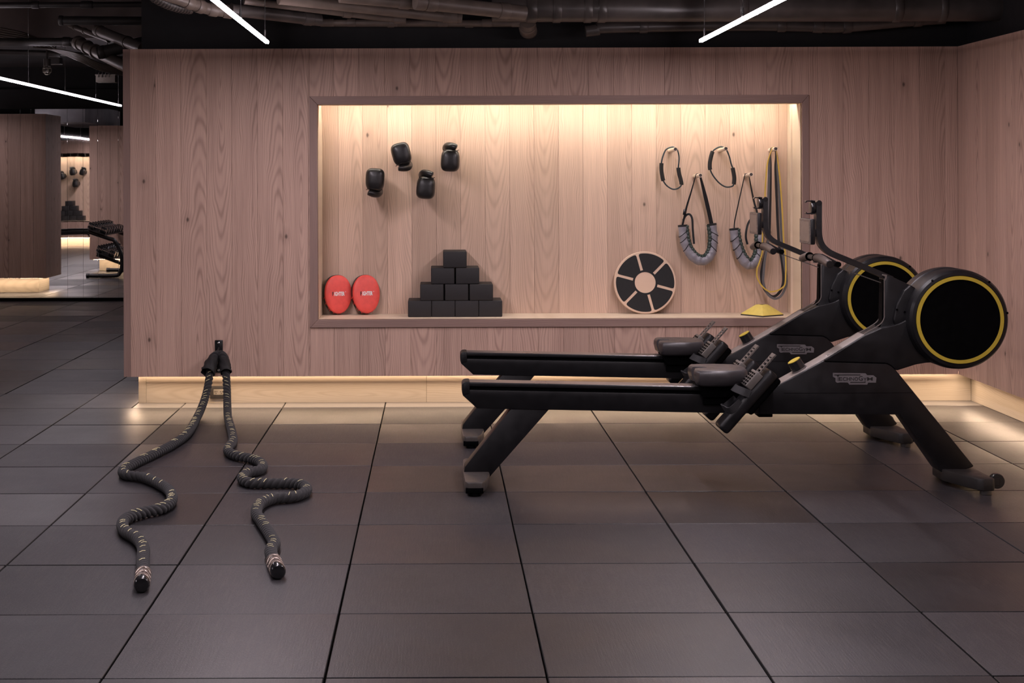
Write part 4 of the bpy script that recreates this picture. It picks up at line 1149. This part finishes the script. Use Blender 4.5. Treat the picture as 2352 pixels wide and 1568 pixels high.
# ------------------------------------------------------------------ dumbbell rack beside the passage, seen in the mirror
def MP(px, py, D): p = at(px, py, D); return Vector((p.x, 2*MY - p.y, p.z))
rk = thing('dumbbell_rack', (MP(240, 634, 21).x, 2*MY-21, 0), 'black tubular rack with two tilted tiers of dumbbells, reflected in the mirror', 'rack')
rl = Vector(rk.location)
fr = [(200, 633), (262, 633), (276, 626), (281, 610), (280, 590), (272, 568), (262, 552), (250, 548), (236, 543), (203, 531.5)]
for dy in (0, -1.3):
    path = [MP(x, y, 21) - rl for x, y in fr]; path = [Vector((p.x, dy, max(p.z, .03))) for p in path]
    f_ = obj('frame', sweep(spline(path, 5), circ(.028, 14)), 'steel_black', rk)
    a, b = MP(222, 580.6, 21)-rl, MP(281, 601.5, 21)-rl
    obj('lower_arm', cyl((a.x, dy, a.z-.025), (b.x, dy, b.z-.025), .024, 14), 'steel_black', f_)
    obj('foot_cap', cyl((path[0].x-.012, dy, path[0].z), (path[0].x+.03, dy, path[0].z), .032, 14), 'gloss_black', f_)
for (xa, ya, xb, yb_) in ((203, 527, 243, 541), (223, 581, 262, 595)):
    a, b = MP(xa, ya, 21)-rl, MP(xb, yb_, 21)-rl
    bm = bmesh.new(); vs = [bm.verts.new((q_.x, y_, q_.z + dz)) for q_ in (a, b) for y_ in (-1.4, .06) for dz in (0, .012)]
    for q4 in ((0,1,3,2),(4,6,7,5),(0,4,5,1),(2,3,7,6),(0,2,6,4),(1,5,7,3)): bm.faces.new([vs[i] for i in q4])
    obj('tray', bm, 'steel_black', rk)
def make_dumbbell():
    t = thing('dumbbell', (0, 0, 0), 'black dumbbell on the rack reflected in the mirror', 'dumbbell', 'dumbbells on the rack')
    for s in (-1, 1):
        h = obj('head', cyl((s*.05, 0, 0), (s*.13, 0, 0), .045, 12), 'gloss_black', t)
        obj('face_ring', lathe([(.040, s*.131), (.040, s*.134), (.022, s*.134), (.022, s*.131)], 'X', 20), 'chrome', h)
        bm = bmesh.new()
        for xx in (.055, .075, .095, .115, .127): lathe([(.0455, s*xx-.003), (.0475, s*xx-.003), (.0475, s*xx+.003), (.0455, s*xx+.003)], 'X', 16, bm=bm)
        obj('head_rib', bm, 'chrome', h)
    obj('handle', cyl((-.06, 0, 0), (.06, 0, 0), .015, 12), 'chrome', t)
    return t
db = make_dumbbell(); k = 0
for (xa, ya, xb, yb_) in ((203, 527, 243, 541), (223, 581, 262, 595)):
    a, b = MP(xa, ya, 21), MP(xb, yb_, 21); m = (a+b)/2; ang = math.atan2(-(b.z-a.z), b.x-a.x)
    for j in range(8):
        o = db if k == 0 else copy_tree(db); k += 1
        o.location = (m.x, rl.y - .04 - .165*j, m.z + .012 + .0470/math.cos(ang)); o.rotation_euler = (0, ang, 0)

# ------------------------------------------------------------------ pipes and fittings under the ceiling
def pipe(pts, r, mat, label, couplings=(), cr=1.13, group='pipes under the ceiling', ends=False):
    P = [at(*p) for p in pts]; c = P[0].copy()
    t = thing('ceiling_pipe', c, label, 'pipe', group)
    path = [p - c for p in P]
    if len(path) > 2: path = spline(path, 6)
    run = obj('pipe_run', sweep(path, circ(r, 20)), mat, t)
    a, b = path[0], path[-1]
    for f, w in couplings:
        if len(path) == 2: q = a.lerp(b, f); d = (b-a).normalized()
        else:
            i = min(int(f*(len(path)-1)), len(path)-2); q = path[i].lerp(path[i+1], f*(len(path)-1)-i); d = (path[i+1]-path[i]).normalized()
        obj('coupling', sweep([q - d*w/2, q - d*(w/2-.006), q + d*(w/2-.006), q + d*w/2], circ(r*cr, 20), scale=[.95, 1, 1, .95]), mat, t)
    return t
pipe([(1130, 20, 8.75), (2420, 18, 8.75)], .078, 'pipe_black', 'thickest black pipe, running along over the right half of the niche',
     [(.07, .06), (.115, .05), (.17, .05), (.195, .05), (.445, .05), (.72, .05), (.80, .04)], 1.07)
pipe([(1345, 72, 9.05), (1375, 68, 9.05), (1400, 63, 9.05), (1700, 58, 9.05), (1860, 60, 9.05), (1930, 62, 9.05), (2090, 48, 9.05), (2170, 42, 9.05)], .034, 'pipe_black', 'thin dark pipe tucked under the thickest pipe, above the pegs',
     [(.33, .05), (.50, .05), (.60, .06), (.73, .05), (.88, .05)], 1.18)
pipe([(1212, 50, 9.0), (1212, 66, 9.06), (1216, 72, 9.20)], .048, 'pipe_brown', 'short pipe elbow dropping behind the thickest pipe', [(.35, .03), (.65, .03)], 1.1)
pipe([(960, 4, 8.35), (1205, 30, 8.6)], .042, 'pipe_brown', 'slanting glossy pipe that meets the thickest pipe', [(.02, .06), (.12, .06), (.80, .06)], 1.12)
pipe([(640, -4, 8.35), (980, 33, 8.75), (1060, 40, 8.8)], .034, 'pipe_brown', 'slanting brown pipe, second below the glossy one', [(.70, .06), (.82, .05)], 1.15)
pipe([(560, 2, 8.5), (870, 40, 8.85), (930, 46, 8.9)], .020, 'pipe_brown', 'slender brown slanting pipe between two thicker slanting pipes', [(.35, .05), (.83, .07)], 1.3)
pipe([(530, 22, 8.5), (735, 46, 8.8)], .036, 'pipe_black', 'dark slanting pipe just above the tip of a lit tube', [(.86, .06)], 1.13)
pipe([(700, 52, 9.02), (1210, 53, 9.02)], .018, 'pipe_brown', 'thin level pipe against the black wall above the niche', [(.10, .08), (.21, .05), (.40, .05), (.62, .06), (.82, .06), (.95, .05)], 1.35)
pipe([(740, 58, 9.1), (1190, 58.5, 9.1)], .009, 'pipe_brown', 'thinnest level conduit against the black wall above the niche', [(.35, .04), (.75, .05)], 1.5)
pipe([(780, -6, 8.3), (960, 10, 8.45)], .030, 'pipe_brown', 'short brown pipe at the very top, above the slanting pipes', [(.82, .06)], 1.15)
pipe([(340, -22, 8.2), (400, -6, 8.3), (440, 8, 8.4), (480, 20, 8.5), (535, 28, 8.55)], .034, 'pipe_brown', 'bent pipe with ribbed hose beside a lit tube', [(.45, .05), (.62, .05), (.8, .05), (.95, .05)], 1.18)
pipe([(350, -10, 8.35), (380, 6, 8.4), (410, 16, 8.45), (440, 20, 8.5)], .030, 'pipe_black', 'ribbed flexible hose curling under the ceiling', [(k/14, .012) for k in range(1, 14)], 1.12)
# left, over the passage
pipe([(138, 47, 11.0), (345, 48, 11.0)], .032, 'pipe_black_shaded', 'level black pipe with a capped end over the passage', [(.012, .03)], 1.15)
pipe([(222, 68, 11.2), (240, 76, 11.1), (330, 112, 10.3)], .040, 'pipe_brown_shaded', 'upper of two slanting brown pipes over the passage', [(.16, .03), (.34, .04), (.82, .03)], 1.15)
pipe([(178, 97, 11.6), (300, 158, 10.6)], .042, 'pipe_brown_shaded', 'lower of two slanting brown pipes over the passage, with a round flange', [(.04, .07), (.20, .03), (.36, .04)], 1.28)
pipe([(-40, 97, 11.9), (170, 96, 11.9)], .032, 'pipe_black_shaded', 'level black pipe running into the round flange', [(.92, .06)], 1.2)
pipe([(160, 58, 12.27), (250, 92, 11.4)], .020, 'pipe_brown_shaded', 'thin slanting pipe behind the upper brown pipe', [(.15, .03), (.4, .03)], 1.3)
pipe([(225, 122, 10.9), (330, 98, 10.9)], .045, 'pipe_black_shaded', 'wide black duct joining the lower brown pipe', [(.1, .04)], 1.08)
pipe([(-30, 12, 10.6), (340, 10, 10.6)], .020, 'pipe_black_shaded', 'level black conduit along the top of the passage', [(.3, .05), (.62, .08)], 1.3)
pipe([(-30, 118, 13.0), (160, 124, 13.0), (290, 136, 13.0)], .022, 'pipe_black_shaded', 'sagging black conduit low over the passage', [(.4, .1)], 1.5)
def cable(pts, r, label):
    P = [at(*p) for p in pts]; c = P[0].copy()
    return tag(obj('ceiling_cable', sweep(spline([p-c for p in P], 8), circ(r, 8)), 'pipe_brown_shaded', None, loc=c), label, 'cable', 'cables under the ceiling')
for k in range(6):
    e = .018*k
    cable([(76 + 8*k, 108 - k, 12.4+e), (110 + 6*k, 112 + 2*k, 12.4+e), (150, 116 + 2*k, 12.4+e), (190, 128 + 3*k, 12.4+e), (230, 146 + 3*k, 12.5+e), (285, 158 + 3*k, 12.6+e)], .006, 'thin cable drooping below the brown pipes over the passage')
for k in range(5):
    e = .020*k
    cable([(-20, 60 + 5*k, 12.2-e), (20, 68 + 5*k, 12.2-e), (55, 76 + 4*k, 12.2-e), (90, 90 + 2*k, 12.2-e)], .007, 'dark cable running down to the level black pipe')
obj_ = tag(obj('slab_edge', box(-6.5, -2.0, 12.3, 12.5, 2.52, ZC), 'slab_brown'), kind='structure')
tag(obj('slab_edge', box(-6.5, -2.0, 13.6, 16.9, 2.62, ZC), 'ceiling_black'), kind='structure')
# junction box, cage lamp
p = at(245, 181, 13.0); jb = thing('junction_box', p, 'beige junction box with loose wires hung over the passage', 'box')
obj('housing', box(-.083, .083, -.05, .05, -.032, .032, .004, 2), 'box_beige', jb)
obj('lid', box(-.088, .088, -.055, .055, .026, .036, .003, 1), 'box_beige', jb)
obj('tag_plate', box(.075, .11, -.03, -.02, .045, .075, .003, 1), 'brass_tag', jb)
obj('hanger', cyl((0, .036, .03), (0, .036, ZC-p.z), .004, 8), 'pipe_black', jb)
for k in range(4):
    obj('wire', sweep(spline([Vector((-.06+.03*k, -.056, .01)), Vector((-.05+.03*k, -.066, .05)), Vector((-.02+.03*k, -.03, .10)), Vector((.03+.02*k, 0, .16))], 6), circ(.004, 6)), 'pipe_black', jb)
p = at(108, 160, 12.6); cl = thing('cage_lamp', p, 'small unlit caged lamp hanging over the passage', 'lamp')
obj('socket', cyl((0, 0, .03), (0, 0, .09), .03, 14), 'pipe_black', cl)
obj('stem', cyl((0, 0, .08), (0, 0, ZC-p.z), .008, 8), 'pipe_black', cl)
obj('bulb', lathe([(.008, .03), (.016, .01), (.019, -.005), (.012, -.02), (.003, -.024)], 'Z', 16), 'screen_bezel', cl)
for k in range(6):
    a = 2*PI*k/6; c, s = math.cos(a), math.sin(a)
    obj('cage_wire', sweep(spline([Vector((.022*c, .022*s, .032)), Vector((.034*c, .034*s, .012)), Vector((.034*c, .034*s, -.02)), Vector((.016*c, .016*s, -.04))], 4), circ(.002, 5)), 'outlet_plate', cl)
for z, r in ((.012, .034), (-.02, .034), (-.04, .016)):
    obj('cage_ring', sweep([Vector((r*math.cos(2*PI*k/20), r*math.sin(2*PI*k/20), z)) for k in range(20)], circ(.002, 5), closed=True), 'outlet_plate', cl)
p = at(128, 140, 13.3); dbx = thing('driver_box', p, 'small black driver box hung above the passage light', 'box')
obj('housing', box(-.05, .05, -.05, .05, -.03, .03, .004, 1), 'pipe_black_shaded', dbx)
obj('hanger', cyl((0, 0, .028), (0, 0, ZC-p.z+.005), .006, 8), 'pipe_black_shaded', dbx)
